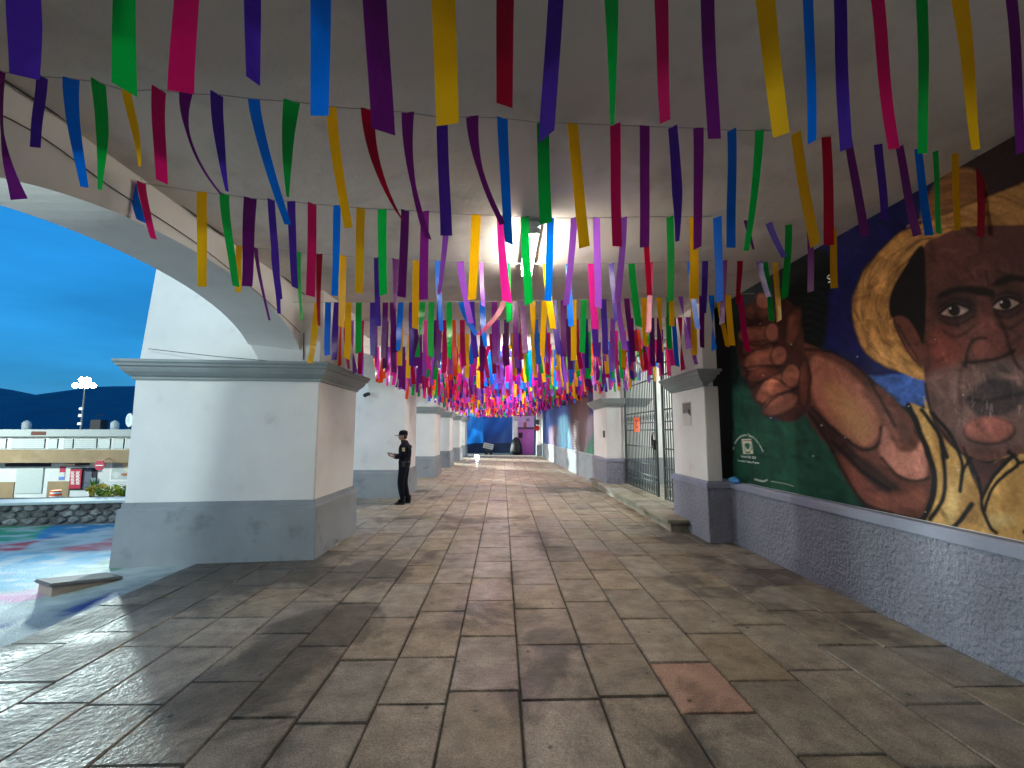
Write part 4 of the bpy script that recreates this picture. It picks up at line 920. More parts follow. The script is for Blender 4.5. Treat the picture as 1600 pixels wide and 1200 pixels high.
for i, row in enumerate((ROW1, ROW2, ROW3, ROW4)):
    rib, cords = [], []
    for k, e in enumerate(row):
        if i == 0:
            c, x0, w0, xb, yb, wb = e; mid = None
            y = depth_at(x0, 0, 0); A, B = on_y(x0, 0, y), on_y(xb, yb, y)
            T = A + (A - B) * ((B.z + .76 - A.z) / (A.z - B.z)); sw = lambda w: w * y / FOC * 1.12
            keys = [(0, T, sw(w0)), ((T.z - A.z) / (T.z - B.z), A, sw(w0)), (1, B, sw(wb))]
        else:
            c, xt, yt, wt, xb, yb, wb = e[:7]
            y = depth_at(xt, yt, i); sw = lambda w: w * y / FOC * 1.12
            T, B = on_y(xt, yt, y), on_y(xb, yb, y); keys = [(0, T, sw(wt)), (1, B, sw(wb))]
            if len(e) > 7: Mx = on_y(e[7], e[8], y); keys.insert(1, ((T.z - Mx.z) / (T.z - B.z), Mx, sw(e[9])))
        pts = []; n = 12; ph = random.uniform(0, 6); push = random.gauss(0, .012)
        for s in range(n + 1):
            t = s / n; z = T.z + (B.z - T.z) * t
            if len(keys) == 2:
                x = T.x + (B.x - T.x) * (t ** 1.25); w = keys[0][2] + (keys[1][2] - keys[0][2]) * t
            else:
                q = keys[1][0]
                # quadratic through the three keys
                L0 = (t - q) * (t - 1) / (q); L1 = t * (t - 1) / (q * (q - 1)); L2 = t * (t - q) / (1 - q)
                x = L0 * keys[0][1].x + L1 * keys[1][1].x + L2 * keys[2][1].x
                w = np.interp(t, [0, q, 1], [keys[0][2], keys[1][2], keys[2][2]])
            x += .003 * math.sin(ph + t * 4) * t
            pts.append((Vector((x, y + push * t * t + .004 * math.sin(ph * 2 + t * 6), z)), w))
        m = strip(pts, k)
        if random.random() < .6:      # cut on the slant
            d = random.uniform(-.03, .03); a = m.v[-2]; m.v[-2] = (a[0], a[1], a[2] + d)
        m.v = [m.v[0][:2] + (m.v[0][2] + .006,), m.v[1][:2] + (m.v[1][2] + .006,)] + m.v[2:]
        rib.append((c, m)); cords.append(T)
    xs = sorted(cords, key=lambda p: p.x); a, b = xs[0], xs[-1]
    cords += [Vector((-2.84, a.y + (a.x + 2.84) * -SLOPE[i], a.z + .03)), Vector((3.6, b.y + (3.6 - b.x) * SLOPE[i], min(b.z + .03, 3.78)))]
    put(rib, cords, i, 'garland of bright plastic ribbons across the walkway, %s row from the camera' % ORD[i])
for i in range(4, len(ROWY)):
    y0 = ROWY[i]; sl_ = random.uniform(-.02, .07); zl, zr, zc = random.uniform(3.42, 3.5), random.uniform(3.58, 3.72), random.uniform(3.47, 3.56)
    xr = 3.55 if y0 < 7 else (3.2 if y0 < 8.5 else (3.6 if y0 < 13 else xw(y0)))
    def top(x):
        t = (x + 2.84) / (xr + 2.84); z = zl + (zr - zl) * t - 4 * t * (1 - t) * ((zl + zr) / 2 - zc)
        return Vector((x, y0 + sl_ * x, z))
    rib = []; x = -2.6 + random.uniform(0, .1); k = 0
    while x < xr - .08:
        c = random.choices('VPBGMRYOKL' if y0 > 6.5 else 'VPBGMRYL', [12, 17, 11, 11, 15, 4, 13, 8, 15, 19] if y0 > 6.5 else [16, 20, 14, 14, 12, 6, 15, 8])[0]  # far rows favour lilac and pink, putting the tubes' glow into the colours
        T = top(x); L = random.gauss(.77 if i < 12 else .72, .05); dx = random.gauss(.015, .035); dy = random.gauss(-.01, .04); tw = random.uniform(-.4, .5) if random.random() < .72 else random.uniform(.8, 3.2)
        a0 = random.gauss(0, .2); n = 9 if i < 13 else 5; pts = MB(); r = random.random()
        if r < .04: L *= .6; dx += random.choice([-.3, .3])
        ph = random.uniform(0, 6)
        for s in range(n + 1):
            t = s / n; a = a0 + tw * t; h = Vector((math.cos(a), math.sin(a), 0)) * RW / 2 * random.uniform(.96, 1)
            cpt = T + Vector((dx * t ** 1.4 + .006 * math.sin(ph + 5 * t) * t, dy * t * t, -L * t))
            pts.v += [tuple(cpt - h), tuple(cpt + h + (Vector((0, 0, random.uniform(-.03, .03))) if s == n else Vector()))]
        pts.f = [(2 * s, 2 * s + 1, 2 * s + 3, 2 * s + 2) for s in range(n)]
        rib.append((c, pts)); x += random.gauss(.148, .03) if y0 < 9 else random.gauss(.125, .03)
    cords = [top(x_) for x_ in np.linspace(-2.84, xr, 16)]
    put(rib, cords, i, 'garland of bright plastic ribbons across the walkway, %s row from the camera' % ORD[i] + (', far off' if i > 13 else ''), fringe=i >= 12)

# ================================================================== cables on the arcade wall
def cable(pts, r, label, name='cable'):
    o = MB().tube([tuple(p) for p in pts], r, 5).build(name, M_DARK, origin=tuple(pts[0])); tag(o, label, 'cable'); return o
q = smooth_loop([(-40, 95), (60, 160), (150, 220), (250, 293), (330, 355), (400, 400), (470, 455), (560, 545)], False, 3)
cable([on_x(a, b, -2.835) for a, b in q], .0065, 'thick black cable sagging along the arcade wall under the ceiling')
q = smooth_loop([(-40, 160), (60, 210), (170, 290), (300, 375), (400, 455), (470, 520)], False, 3)
cable([on_x(a, b, -2.85) for a, b in q], .0035, 'thin black cable running below the thick one on the arcade wall')
cable([on_y(475, 520, 6.3) + Vector((0, 0, 0)), on_y(474, 562, 6.3)], .007, 'short black cable dropping to the cornice of the nearest pier')
cable([on_y(232, 545, 6.06), on_y(330, 556, 6.1), on_y(420, 564, 6.2)], .004, 'thin wire lying above the cornice of the nearest pier')
sc_ = on_y(575, 613, 11.9)
cc = thing('security_camera', (sc_.x, 11.98, sc_.z), 'small black security camera high on the plain white pier', 'camera')
MB().box((sc_.x - .05, 11.96, sc_.z - .12), (sc_.x + .05, 11.999, sc_.z)).build('bracket', M_LWHITE, cc); MB().tube([(sc_.x, 11.97, sc_.z - .04), (sc_.x, 11.86, sc_.z - .05), (sc_.x - .02, 11.7, sc_.z - .1)], .05, 10).build('body', M_DARK, cc)
cp = on_z(519, 851, 0)
m = MB(); m.lathe([(.001, .0), (.03, .0), (.036, .02), (.045, .1), (.043, .1), (.034, .02)], (0, 0, 0), 14)
o = m.build('plastic_cup', plain('clear_plastic', (.6, .6, .62), .2), smooth=True); o.location = (cp.x + .0, cp.y, .042); o.rotation_euler = (R(88), 0, R(60)); tag(o, 'crumpled clear plastic cup at the foot of the nearest pier', 'cup')
for px_, py_, c_, lab in ((980, 757, M_PAPER, 'small white paper scrap on the stone platform below the gate'), (746, 736, plain('faded_red_paper', (.5, .2, .16), .7), 'small reddish scrap on the paving far down the walkway')):
    p = on_z(px_, py_, .2 if py_ > 750 else 0); z = .203 if py_ > 750 else .004
    m = MB(); m.loft([[(p.x + .07 * math.cos(a) * (1 + .3 * math.sin(3 * a)), p.y + .06 * math.sin(a), z + h + .012 * math.sin(2 * a + h * 50)) for a in np.linspace(0, 2 * math.pi, 9, endpoint=False)] for h in (.012, .016)])
    tag(m.build('paper_scrap', c_, origin=(p.x, p.y, z)), lab, 'litter')
# low tapering kerb by the pier
a, b, c = on_z(80, 912, .12), on_z(186, 899, .12), on_z(84, 936, 0)
kb = thing('low_kerb', (a.x, a.y, 0), 'low tapering kerb with a grey top beside the foot of the nearest pier', 'kerb')
ka, kb2 = on_z(82, 914, .10), on_z(186, 901, .02); kd = (kb2 - ka); kn = Vector((-kd.y, kd.x, 0)).normalized() * .3
def wedge(a, b, z0, z1, z2, z3, o):
    e = kd.normalized() * o; f = kn.normalized() * o
    q = [(a - e - f, z0, z1), (b + e - f, z2, z3), (b + e + kn + f, z2, z3), (a - e + kn + f, z0, z1)]
    return MB().loft([[(p.x, p.y, zl) for p, zl, zh in q], [(p.x, p.y, zh) for p, zl, zh in q]])
wedge(ka, kb2, -.06, .085, -.06, -.012, 0).build('body', plain('beige_concrete', (.34, .27, .22), .8), kb)
wedge(ka, kb2, .086, .125, -.011, .022, .03).build('top', plain('grey_concrete', (.15, .15, .15), .8), kb, .01)

# ================================================================== guard
def skinned(name, verts, edges_, radii, sub=2, root=0):
    me = bpy.data.meshes.new(name); me.from_pydata(verts, edges_, [])
    ob = bpy.data.objects.new(name, me); COL.objects.link(ob)
    md = ob.modifiers.new('skin', 'SKIN'); md.use_smooth_shade = True
    for i, r in enumerate(radii):
        v = me.skin_vertices[0].data[i]; v.radius = r if isinstance(r, tuple) else (r, r); v.use_root = (i == root)
    sd = ob.modifiers.new('sub', 'SUBSURF'); sd.levels = sub; sd.render_levels = sub
    bpy.context.view_layer.update()
    out_ = bpy.data.meshes.new_from_object(ob.evaluated_get(bpy.context.evaluated_depsgraph_get()))
    bpy.data.objects.remove(ob); out_.name = name
    for p in out_.polygons: p.use_smooth = True
    return out_
GP = (-2.37, 10.95, 0)
gd = thing('person', GP, 'guard in dark navy uniform and peaked cap looking down at a phone', 'person')
# faces -x ; lateral axis is y (left arm toward the camera: -y)
V_ = [(0.02, 0, .95), (0.03, 0, 1.10), (0.035, 0, 1.26), (0.03, 0, 1.40), (0.0, 0, 1.475), (-0.035, 0, 1.53), (-0.055, 0, 1.60),            # 0 pelvis..6 head
      (0.02, -.09, .90), (-.035, -.10, .50), (0.03, -.10, .10), (-.09, -.115, .055),                                                     # 7 near leg
      (0.03, .09, .90), (0.005, .09, .50), (.10, .09, .10), (-.02, .10, .055),                                                           # 11 far leg
      (0.03, -.175, 1.385), (0.055, -.225, 1.13), (-.16, -.14, 1.10), (-.235, -.085, 1.115),                                              # 15 near arm
      (0.03, .175, 1.385), (0.05, .22, 1.13), (-.17, .12, 1.13), (-.26, .05, 1.165)]                                                     # 19 far arm
E_ = [(0, 1), (1, 2), (2, 3), (3, 4), (4, 5), (5, 6), (0, 7), (7, 8), (8, 9), (9, 10), (0, 11), (11, 12), (12, 13), (13, 14), (3, 15), (15, 16), (16, 17), (17, 18), (3, 19), (19, 20), (20, 21), (21, 22)]
R_ = [(.14, .165), (.135, .155), (.15, .18), (.12, .16), (.062, .068), (.055, .055), (.07, .06), .115, .088, .07, .05, .115, .088, .07, .05, .078, .06, .047, .034, .078, .06, .047, .034]
bm_ = skinned('body', V_, E_, R_)
bm_.materials.append(M_NAVY); bm_.materials.append(M_SKIN)
for p in bm_.polygons:
    c = p.center
    if c.z > 1.49 or (c.x < -.175 and 1.0 < c.z < 1.25): p.material_index = 1
bo = bpy.data.objects.new('body', bm_); COL.objects.link(bo); bo.parent = gd
def gpart(m, name, mat, smooth=True, parent=gd, bevel=0):
    me = m.mesh(name); o = place(name, me, mat, None, bevel, smooth); o.parent = parent; return o
# head (facing -x, tilted down), nose, ear
m = MB(); rr = []
for z, fx, bx, w in [(1.50, -.085, .02, .03), (1.515, -.115, .025, .045), (1.545, -.125, .035, .06), (1.575, -.128, .05, .068), (1.60, -.125, .06, .073), (1.63, -.118, .065, .075), (1.67, -.105, .06, .07), (1.70, -.07, .03, .05)]:
    cxm = (fx + bx) / 2; rx_ = (bx - fx) / 2; rr.append([(cxm + rx_ * math.cos(a), w * math.sin(a), z) for a in np.linspace(0, 2 * math.pi, 14, endpoint=False)])
m.loft(rr); gpart(m, 'head', M_SKIN)
m = MB(); m.loft([[(-.122, -.012, 1.60), (-.122, .012, 1.60), (-.13, 0, 1.605)], [(-.122, -.016, 1.57), (-.122, .016, 1.57), (-.15, 0, 1.567)], [(-.12, -.01, 1.562), (-.12, .01, 1.562), (-.14, 0, 1.558)]]); gpart(m, 'nose', M_SKIN)
for s in (-1, 1):
    m = MB(); m.lathe([(.001, -.03), (.016, -.022), (.02, 0), (.018, .022), (.001, .03)], (-.01, s * .075, 1.59), 8); gpart(m, 'ear', M_SKIN)
m = MB(); rr = []
for z, fx, bx, w in [(1.53, .0, .05, .06), (1.56, -.005, .066, .073), (1.60, -.01, .075, .078), (1.65, -.02, .074, .077)]:
    cxm = (fx + bx) / 2; rx_ = (bx - fx) / 2; rr.append([(cxm + rx_ * math.cos(a), w * math.sin(a), z) for a in np.linspace(0, 2 * math.pi, 14, endpoint=False)])
m.loft(rr); gpart(m, 'hair', M_DARK)
cap = MB(); rr = []
for z, fx, bx, w in [(1.625, -.13, .085, .086), (1.66, -.132, .088, .09), (1.70, -.125, .085, .088), (1.73, -.10, .065, .07), (1.745, -.05, .02, .03)]:
    cxm = (fx + bx) / 2; rx_ = (bx - fx) / 2; rr.append([(cxm + rx_ * math.cos(a), w * math.sin(a), z) for a in np.linspace(0, 2 * math.pi, 18, endpoint=False)])
cap.loft(rr); capo = gpart(cap, 'cap', M_NAVY)
m = MB(); th = np.linspace(-1.25, 1.25, 12)
up = [(-.03 - .09 * math.cos(a), .083 * math.sin(a), 1.637) for a in th]; tipr = [(-.06 - .17 * math.cos(a), .082 * math.sin(a), 1.622 - .012 * math.cos(a)) for a in th]
m.v = [*up, *tipr, *[(x, y, z - .008) for x, y, z in up], *[(x, y, z - .008) for x, y, z in tipr]]; n = 12
m.f = [(i, i + 1, n + i + 1, n + i) for i in range(n - 1)] + [(2 * n + i, 3 * n + i, 3 * n + i + 1, 2 * n + i + 1) for i in range(n - 1)] + [(n + i, n + i + 1, 3 * n + i + 1, 3 * n + i) for i in range(n - 1)]
gpart(m, 'peak', M_NAVY, True, capo)
m = MB(); q = lambda o, z: [(.03 + (.125 + o) * math.cos(a), (.155 + o) * math.sin(a), z) for a in np.linspace(0, 2 * math.pi, 18, endpoint=False)]
m.loft([q(0.0, .965), q(.012, .97), q(.012, 1.01), q(0, 1.015)]); gpart(m, 'belt', M_DARK)
m = MB(); m.box((.0, -.20, .88), (.07, -.155, 1.0)); gpart(m, 'belt_pouch', M_DARK, False, bevel=.008)
m = MB(); m.loft([[(.07, -.09, 1.50), (.07, .09, 1.50), (.09, .09, 1.44), (.09, -.09, 1.44)], [(-.06, -.05, 1.52), (-.06, .05, 1.52), (-.07, .06, 1.46), (-.07, -.06, 1.46)]]); gpart(m, 'collar', M_NAVY, bevel=.01)
m = MB(); m.add([(.015, -.276, 1.33), (.07, -.276, 1.33), (.075, -.279, 1.25), (.02, -.279, 1.25), (.015, -.25, 1.33), (.07, -.25, 1.33), (.075, -.25, 1.25), (.02, -.25, 1.25)], [(0, 1, 2, 3), (4, 7, 6, 5), (0, 4, 5, 1), (1, 5, 6, 2), (2, 6, 7, 3), (3, 7, 4, 0)])
pa = gpart(m, 'arm_patch', plain('patch_cream', (.7, .6, .35), .7), False)
for x, cname, cc_ in ((.024, 'green_thread', (.05, .2, .08)), (.056, 'red_thread', (.4, .05, .04))):
    m = MB(); m.box((x, -.2815, 1.262), (x + .013, -.2795, 1.318)); gpart(m, 'patch_stripe', plain(cname, cc_, .7), False, pa)
for s, dx in ((-1, 0), (1, .09)):
    m = MB(); yb2 = s * .1
    m.loft([[(dx - .17 + .0 * k, yb2 - w, z), (dx + .085, yb2 - w * .9, z), (dx + .085, yb2 + w * .9, z), (dx - .17, yb2 + w, z)] for k, (w, z) in enumerate([(.045, 0.002), (.05, .03)])])
    m.loft([[(dx - .165, yb2 - .035, .032), (dx + .08, yb2 - .045, .032), (dx + .08, yb2 + .045, .032), (dx - .165, yb2 + .035, .032)], [(dx - .05, yb2 - .04, .09), (dx + .08, yb2 - .05, .09), (dx + .08, yb2 + .05, .09), (dx - .05, yb2 + .04, .09)], [(dx - .02, yb2 - .055, .2), (dx + .085, yb2 - .055, .2), (dx + .085, yb2 + .055, .2), (dx - .02, yb2 + .055, .2)]])
    gpart(m, 'boot', M_DARK, False, bevel=.015)
def hand(root_, dirv, lat, nrm, name):
    """palm and five bent fingers as one skinned mesh"""
    d, l, n_ = Vector(dirv).normalized(), Vector(lat).normalized(), Vector(nrm).normalized(); r0 = Vector(root_)
    vs = [r0, r0 + d * .05]; es = [(0, 1)]; ra = [(.026, .02), (.034, .018)]
    for k, (off, L) in enumerate(((-.028, .062), (-.01, .072), (.01, .068), (.027, .054))):
        b_ = len(vs); p0 = r0 + d * .078 + l * off
        vs += [p0, p0 + d * L * .5 + n_ * .014, p0 + d * L * .75 + n_ * .042]; es += [(1, b_), (b_, b_ + 1), (b_ + 1, b_ + 2)]; ra += [.0095, .0088, .0078]
    b_ = len(vs); p0 = r0 + d * .025 - l * .035
    vs += [p0, p0 + d * .035 - l * .01 + n_ * .018, p0 + d * .058 + n_ * .034]; es += [(0, b_), (b_, b_ + 1), (b_ + 1, b_ + 2)]; ra += [.012, .0105, .009]
    me = skinned(name, [tuple(v) for v in vs], es, ra, 1); me.materials.append(M_SKIN); o = bpy.data.objects.new(name, me); COL.objects.link(o); o.parent = gd
hand((-.235, -.08, 1.12), (-.9, .25, .1), (.2, .9, 0), (0, .15, 1), 'hand')
hand((-.25, .05, 1.165), (-.9, -.3, .12), (.2, -.9, 0), (0, -.1, 1), 'hand')
ph_ = MB().box((-.39, -.06, 1.165), (-.27, .02, 1.176)).build('mobile_phone', M_DARK, bevel=.003, origin=(-.33, -.02, 1.17))
ph_.location = Vector(GP) + Vector((-.345, -.03, 1.185)); ph_.rotation_euler = (0, R(18), R(8)); tag(ph_, 'dark mobile phone held in both hands by the guard', 'phone')

# ================================================================== plaza edge: stone wall, plants, street, building
A, B = Vector((-15.5, 7.5, 0)), Vector((-5.6, 9.2, 0))
dv = (B - A).normalized(); nv_ = Vector((dv.y, -dv.x, 0))
sw = thing('stone_wall', tuple((A + B) / 2), 'low dark rubble stone wall at the edge of the painted plaza', 'wall')
MB().loft([[tuple(A + Vector((0, 0, -.5))), tuple(B + Vector((0, 0, -.5))), tuple(B - nv_ * .4 + Vector((0, 0, -.5))), tuple(A - nv_ * .4 + Vector((0, 0, -.5)))],
           [tuple(A + Vector((0, 0, .36))), tuple(B + Vector((0, 0, .36))), tuple(B - nv_ * .4 + Vector((0, 0, .36))), tuple(A - nv_ * .4 + Vector((0, 0, .36)))]]).build('core', plain('wall_mortar', (.10, .10, .095), .9), sw)
MB().loft([[tuple(A + nv_ * .06 + Vector((0, 0, z))), tuple(B + nv_ * .06 + Vector((0, 0, z))), tuple(B - nv_ * .5 + Vector((0, 0, z))), tuple(A - nv_ * .5 + Vector((0, 0, z)))] for z in (.362, .41)]).build('coping', plain('pale_coping', (.4, .46, .46), .7), sw, .012)
M_RUB = surface('rubble_stone', (.22, .22, .205), (.03, .03, .033), .8, 6, .6, 30, obj_var=.65)
def rock(seed, sx, sz):
    r = random.Random(seed); m = MB(); n = 9; rg = []
    an = sorted(r.uniform(0, 2 * math.pi) for _ in range(n)); an = [2 * math.pi * k / n + r.uniform(-.25, .25) for k in range(n)]
    rd = [r.uniform(.78, 1.08) for _ in range(n)]
    for s, o in ((1.0, -.03), (.96, .025), (.66, .05)):
        rg.append([tuple(dv * (sx * s * q_ * math.cos(a)) + nv_ * o + Vector((0, 0, sz * s * q_ * math.sin(a)))) for a, q_ in zip(an, rd)])
    return m.loft(rg)
L = (B - A).length; x = .1; k = 0
for row, (zc, hz) in enumerate(((.07, .07), (.185, .065), (.295, .062))):
    x = .06 + .05 * row
    while x < L:
        w = random.uniform(.075, .15); m = rock(k, w * .98, hz * random.uniform(.9, 1.1)); p = A + dv * (x + w) + Vector((0, 0, zc + random.uniform(-.012, .012)))
        if p.x > -11.0:
            m.build('stone', M_RUB, sw, origin=None).location += p
        x += 2 * w + .015; k += 1
# planter earth and plants behind
tag(MB().loft([[tuple(A - nv_ * .42 + Vector((0, 0, z))), tuple(B - nv_ * .42 + Vector((0, 0, z))), tuple(B - nv_ * 2.0 + Vector((0, 0, z))), tuple(A - nv_ * 2.0 + Vector((0, 0, z)))] for z in (-3.7, .25)]).build('planter_bed', plain('earth', (.07, .055, .04), .95)), kind='structure')
def leafy(name, c, rx, ry, rz, n, size, mats, parent):
    for j, mt in enumerate(mats):
        m = MB()
        for _ in range(n // len(mats)):
            d = Vector((random.gauss(0, 1), random.gauss(0, 1), random.gauss(0, 1))).normalized() * random.uniform(.55, 1.05) ** .7
            if d.z < -.35: d.z *= -.5
            lump = 1 + .25 * math.sin(d.x * 6 + j) * math.cos(d.y * 7)
            p = Vector(c) + Vector((d.x * rx, d.y * ry, d.z * rz)) * lump
            a = Vector((random.gauss(0, 1), random.gauss(0, 1), random.gauss(0, .6))).normalized(); b_ = a.cross(Vector((random.gauss(0, 1), random.gauss(0, 1), random.gauss(0, 1)))).normalized()
            s = size * random.uniform(.6, 1.3)
            m.add([p - a * s, p + b_ * s * .35, p + a * s, p - b_ * s * .35], [(0, 1, 2, 3)])
        tag(m.build(name, mt, parent), kind='stuff')
M_LEAF = [film('leaf_lime', (.16, .24, .012), .3), film('leaf_yellow', (.30, .28, .015), .3), film('leaf_green', (.05, .14, .015), .3)]
c = on_y(192, 772, 9.9)
sh = thing('shrub', (c.x, c.y, .25), 'lime green clipped shrub behind the low stone wall', 'shrub')
leafy('foliage', (c.x, c.y, c.z - .02), .48, .35, .2, 900, .05, [M_LEAF[0], M_LEAF[1], M_LEAF[2]], sh)
MB().tube([(c.x, c.y, .2), (c.x + .03, c.y, c.z)], [.03, .015], 6).build('trunk', plain('bark', (.1, .07, .05), .9), sh)
c = on_y(145, 757, 10.4)
ag = thing('spiky_plant', (c.x, c.y, .25), 'spiky green yucca plant left of the lime shrub', 'plant')
for k in range(24):
    a, e = random.uniform(0, 6.28), random.uniform(.15, 1.3); d = Vector((math.cos(a) * math.cos(e), math.sin(a) * math.cos(e), math.sin(e))); l = random.uniform(.22, .34); s = d.cross(Vector((0, 0, 1))).normalized()
    p = Vector((c.x, c.y, c.z - .1)); q1 = p + d * l * .55; q2 = p + d * l + Vector((0, 0, -.05))
    MB().add([p - s * .012, p + s * .012, q1 + s * .018, q2, q1 - s * .018, p + Vector((0, 0, .01)), q1 + Vector((0, 0, .012))], [(0, 1, 2, 6), (0, 6, 4), (6, 2, 3), (4, 6, 3)]).build('leaf', M_LEAF[2], ag)
MB().tube([(c.x, c.y, .2), (c.x, c.y, c.z - .08)], [.05, .04], 7).build('stem', MATS['bark'], ag)
c2 = on_y(158, 765, 10.1)
yp = thing('croton_plant', (c2.x, c2.y, .25), 'small yellow leaved plant between the yucca and the lime shrub', 'plant')
leafy('foliage', (c2.x, c2.y, c2.z - .03), .26, .2, .14, 260, .055, [M_LEAF[1], film('leaf_gold', (.42, .30, .03), .3)], yp)

# ---- building across the street
YB = 38.0
def bx(x0, y0, x1, y1, dy0=0.0, dy1=.1):
    a, b = on_y(x0, y1, YB), on_y(x1, y0, YB)
    return MB().box((a.x, YB - dy1, a.z), (b.x, YB - dy0, b.z))
M_BW = surface('white_facade', (.60, .64, .62), (.52, .56, .55), .75, .6); M_TAN = surface('tan_fascia', (.30, .22, .12), (.23, .17, .095), .8, .8, stain=((.38, .3, .18), .5, .55, .8))
bd = thing('long_building', (-36, YB, -3.6), 'long low white building with a tan fascia across the street', 'building')
a, b = on_y(-260, 800, YB), on_y(300, 676, YB)
MB().box((a.x, YB, -3.6), (b.x, YB + 14, b.z)).build('wall', M_BW, bd)
bx(-260, 671, 300, 682, 0, .5).build('parapet', plain('parapet_grey', (.38, .42, .40), .8), bd)
bx(-260, 702, 300, 722, 0, 1.2).build('fascia', M_TAN, bd); bx(-260, 753, 24, 800, 0, .08).build('dado', M_TAN, bd); bx(71, 752, 110, 800, 0, .08).build('dado', M_TAN, bd); bx(152, 768, 300, 800, 0, .08).build('dado', M_TAN, bd)
M_SHUT = plain('pale_shutter', (.5, .56, .55), .6); M_GAP = plain('dark_recess', (.02, .02, .025), .7)
for x0, x1, kind in [(-120, -75, 1), (-70, -30, 0), (-22, 12, 0), (18, 72, 1), (76, 92, 0), (100, 116, 1), (117, 153, 1), (154, 174, 0), (178, 195, 0), (197, 219, 0), (224, 260, 1)]:
    w = bx(x0, 685, x1, 701, 0, .04).build('window', M_GAP, bd)
    bx(x0 + .8, 685.6, x1 - .8, 700.6, .042, .07).build('shutter', M_SHUT, w)
    if kind:
        m = MB()
        for k in range(5):
            a, b = on_y(x0 + 1.2, 688.6 + 3 * k, YB), on_y(x1 - 1.2, 687.9 + 3 * k, YB); m.box((a.x, YB - .09, a.z), (b.x, YB - .071, b.z))
        tag(m.build('slat_lines', plain('slat_grey', (.33, .38, .38), .7), w), kind='stuff')
d = bx(24, 731, 70, 771, 0, .1).build('door', plain('shutter_door_grey', (.46, .53, .51), .5), bd)
bx(14, 723.5, 80, 728.5, 0, .3).build('door_hood', M_GAP, bd)
d = bx(108, 731, 153, 766, 0, .06).build('doorway', M_GAP, bd)
bx(106, 729, 155, 731, 0, .12).build('lintel', M_BW, bd); bx(132, 733, 146, 765, .065, .1).build('door', plain('blue_grey_door', (.10, .12, .17), .5), bd)
bx(121, 722.8, 141, 726, 0, 1.3).build('sign_board', plain('brown_board', (.07, .035, .03), .6), bd)
rb = bx(110, 733, 131, 763, .105, .16).build('red_banner', plain('red_banner', (.42, .015, .05), .55), bd)
for k in range(9):
    for x in (113.5, 121.5):
        a, b = on_y(x + .3 * math.sin(k * 2), 738 + 2.3 * k, YB), on_y(x + 5.5 + .6 * math.cos(k * 3), 736.6 + 2.3 * k, YB)
        MB().box((a.x, YB - .17, a.z), (b.x, YB - .161, b.z)).build('print_line', M_TEXT, rb)
tl = thing('traffic_barrel', tuple(on_y(88, 778, 34)), 'orange traffic barrel with white bands standing across the street', 'barrel')
bc = on_y(88, 766, 34); z0 = -3.6
c = Vector((bc.x, 34, bc.z))
MB().lathe([(.32, -4.0), (.32, -.75), (.31, -.74)], (c.x, c.y, c.z), 14).build('stand', plain('grey_post', (.3, .3, .3), .7), tl)
for k, (za, zb, w) in enumerate([(-.72, -.5, 0), (-.5, -.4, 1), (-.4, -.22, 0), (-.22, -.12, 1), (-.12, 0, 0)]):
    MB().lathe([(.36 - .012 * k, za), (.35 - .012 * k, zb), (.001 if k == 4 else .3, zb + .001)], (c.x, c.y, c.z), 16).build('white_band' if w else 'orange_band', M_TEXT if w else plain('barrel_orange%d' % k, (.75, .13, .04), .5), tl)
ps_ = bx(92, 729, 103, 750, .001, .03); po = ps_.build('poster', plain('poster_red', (.42, .03, .07), .6), bd)
bx(92.8, 738, 102, 745, .031, .036).build('print', plain('poster_pale', (.6, .6, .62), .6), po); bx(92.5, 744.8, 101.5, 749.3, .031, .036).build('print', plain('poster_blue', (.08, .25, .6), .6), po)
pp = bx(171, 715, 232, 752, .001, .05).build('mural_panel', plain('panel_white', (.74, .76, .74), .6), bd)
bx(174, 718, 231, 749, .051, .06).build('print', plain('panel_grey', (.42, .50, .48), .6), pp)
for (x0, y0, x1, y1, cc_, nm) in [(187, 718, 215, 728, (.62, .52, .26), 'panel_gold'), (195, 728, 210, 738, (.66, .60, .42), 'panel_cream'), (190, 739, 202, 744, (.35, .14, .09), 'panel_rust'), (204, 734, 222, 747, (.62, .66, .64), 'panel_pale'), (176, 737, 189, 747, (.55, .6, .58), 'panel_mist')]:
    a, b = on_y(x0, y1, YB), on_y(x1, y0, YB); cx, cz, rx_, rz_ = (a.x + b.x) / 2, (a.z + b.z) / 2, (b.x - a.x) / 2, (b.z - a.z) / 2
    yy0 = YB - .061 - .003 * random.random()
    MB().loft([[(cx + rx_ * math.cos(t) * (1 + .25 * math.sin(3 * t)), y, cz + rz_ * math.sin(t)) for t in np.linspace(0, 2 * math.pi, 14, endpoint=False)] for y in (yy0, yy0 - .004)]).build('print', plain(nm, cc_, .6), pp)
bx(143, 746, 153, 764, .17, .2).build('sandwich_board', plain('board_teal', (.16, .22, .22), .6), bd)
s_ = on_y(156, 727, 36)
ss = thing('hexagonal_sign', (s_.x, 36, s_.z), 'red hexagonal hanging sign above the shop doorway', 'sign')
MB().disc((s_.x, 35.97, s_.z), .42, (0, 1, 0), .05, 6).build('plate', plain('sign_red', (.42, .02, .05), .5), ss); MB().box((s_.x - .3, 35.955, s_.z - .04), (s_.x + .28, 35.968, s_.z + .03)).build('stripe', M_TEXT, ss)
MB().tube([(s_.x, 36, s_.z + .3), (s_.x, 37.0, s_.z + .55)], .03, 6).build('bracket', M_DARK, ss)
rt = on_y(0, 671, YB).z
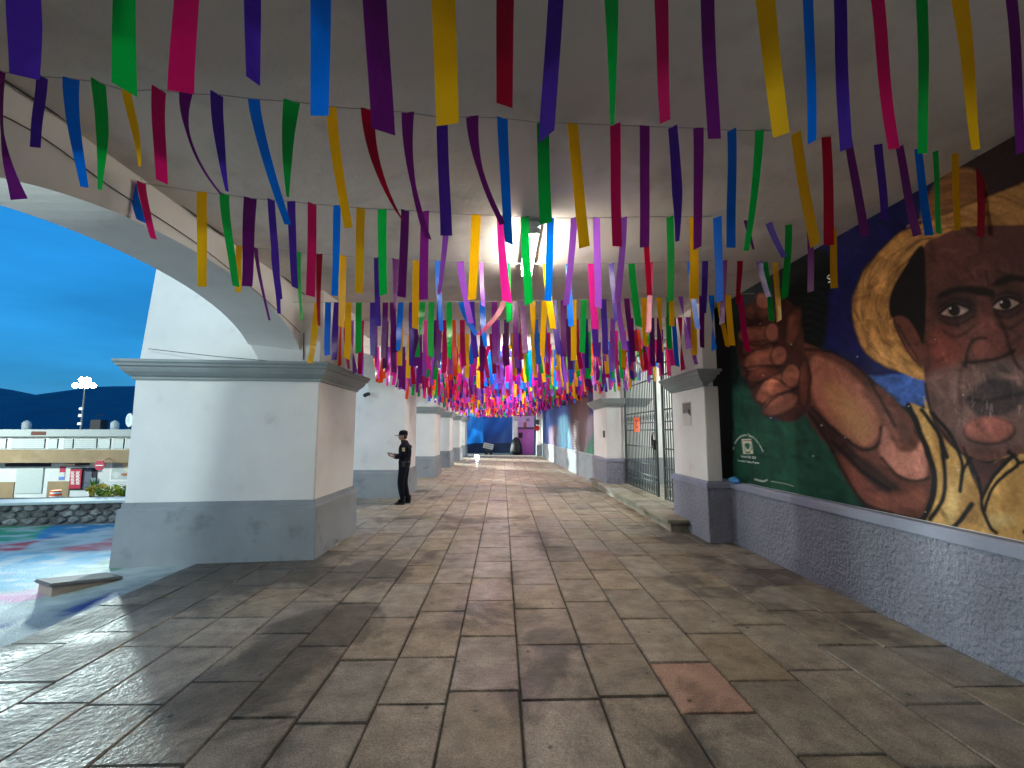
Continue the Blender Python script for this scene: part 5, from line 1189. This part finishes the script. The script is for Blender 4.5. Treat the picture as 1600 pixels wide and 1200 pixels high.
for px_, lab in ((41, 'small white water tank at the left on the flat roof'), (179, 'small white water tank right of the mast on the flat roof')):
    p = on_y(px_, 671, YB + 3); m = MB(); m.lathe([(.3, -.3), (.32, .0), (.32, .35), (.2, .5), (.1, .52), (.1, .58), (.001, .585)], (p.x, YB + 3, rt + .25), 14); tag(m.build('water_tank', plain('tank_grey', (.3, .33, .33), .6), smooth=True, origin=(p.x, YB + 3, rt)), lab, 'water tank')
p = on_y(203, 665, YB + 3)
sd_ = thing('satellite_dish', (p.x, YB + 3, rt), 'grey satellite dish on the roof beside the nearest pier', 'dish')
m = MB(); m.loft([[(p.x + r_ * math.cos(t) * .55 + d_ * .3, YB + 3 - d_, rt + .85 + r_ * math.sin(t)) for t in np.linspace(0, 2 * math.pi, 16, endpoint=False)] for r_, d_ in ((.02, 0), (.3, .03), (.5, .1), (.62, .18), (.6, .19), (.3, .05), (.02, .02))]); m.build('bowl', M_SHUT, sd_, smooth=True)
MB().tube([(p.x, YB + 3, rt - .1), (p.x, YB + 3.05, rt + .8)], .05, 6).build('mount', M_DARK, sd_)
# mast with floodlights
mx_, my_, mz_ = MAST
ms = thing('floodlight_mast', (mx_, my_, rt), 'tall mast with blazing floodlights above the far roof', 'lamp')
MB().tube([(mx_, my_, rt - .2), (mx_, my_, mz_ + .2)], [.09, .05], 8).build('pole', plain('galvanised', (.12, .13, .13), .5, .3), ms)
MB().box((mx_ - 1.0, my_ - .06, mz_ - .05), (mx_ + 1.0, my_ + .06, mz_ + .05)).build('crossbar', MATS['galvanised'], ms)
ax = (Vector((0, 0, 1.7)) - Vector(MAST)).normalized()
for dx, dz in ((-.75, 0), (-.25, .0), (.25, 0), (.75, 0), (-.25, .5), (.25, .5)):
    cpt = Vector((mx_ + dx, my_ - .1, mz_ + dz)); MB().disc(cpt, .24, ax, .16, 14).build('housing', M_DARK, ms); MB().disc(cpt + ax * .162, .215, ax, .02, 14).build('lamp_glass', M_FLOOD, ms)
for z in (.4, 1.1, 1.7): MB().box((mx_ - .16, my_ - .2, rt + z), (mx_ + .12, my_ - .08, rt + z + .22)).build('junction_box', M_LWHITE, ms)
p = on_y(155, 671, YB + 4)
at = thing('roof_antenna', (p.x, YB + 4, rt), 'dark equipment rack with an antenna beside the mast on the roof', 'antenna')
MB().box((p.x - .5, YB + 3.6, rt - .2), (p.x + .4, YB + 4.4, rt + .9)).build('rack', M_DARK, at); MB().tube([(p.x - .3, YB + 4, rt + .9), (p.x - .3, YB + 4, rt + 1.3), (p.x + .5, YB + 4, rt + 1.35)], .03, 5).build('aerial', M_DARK, at)
p = on_y(52, 678, YB - .5); MB().box((p.x - .15, YB - .53, p.z - .1), (p.x + 1.0, YB - .51, p.z + .2)).build('vent', plain('rust_vent', (.12, .05, .035), .8), bd)
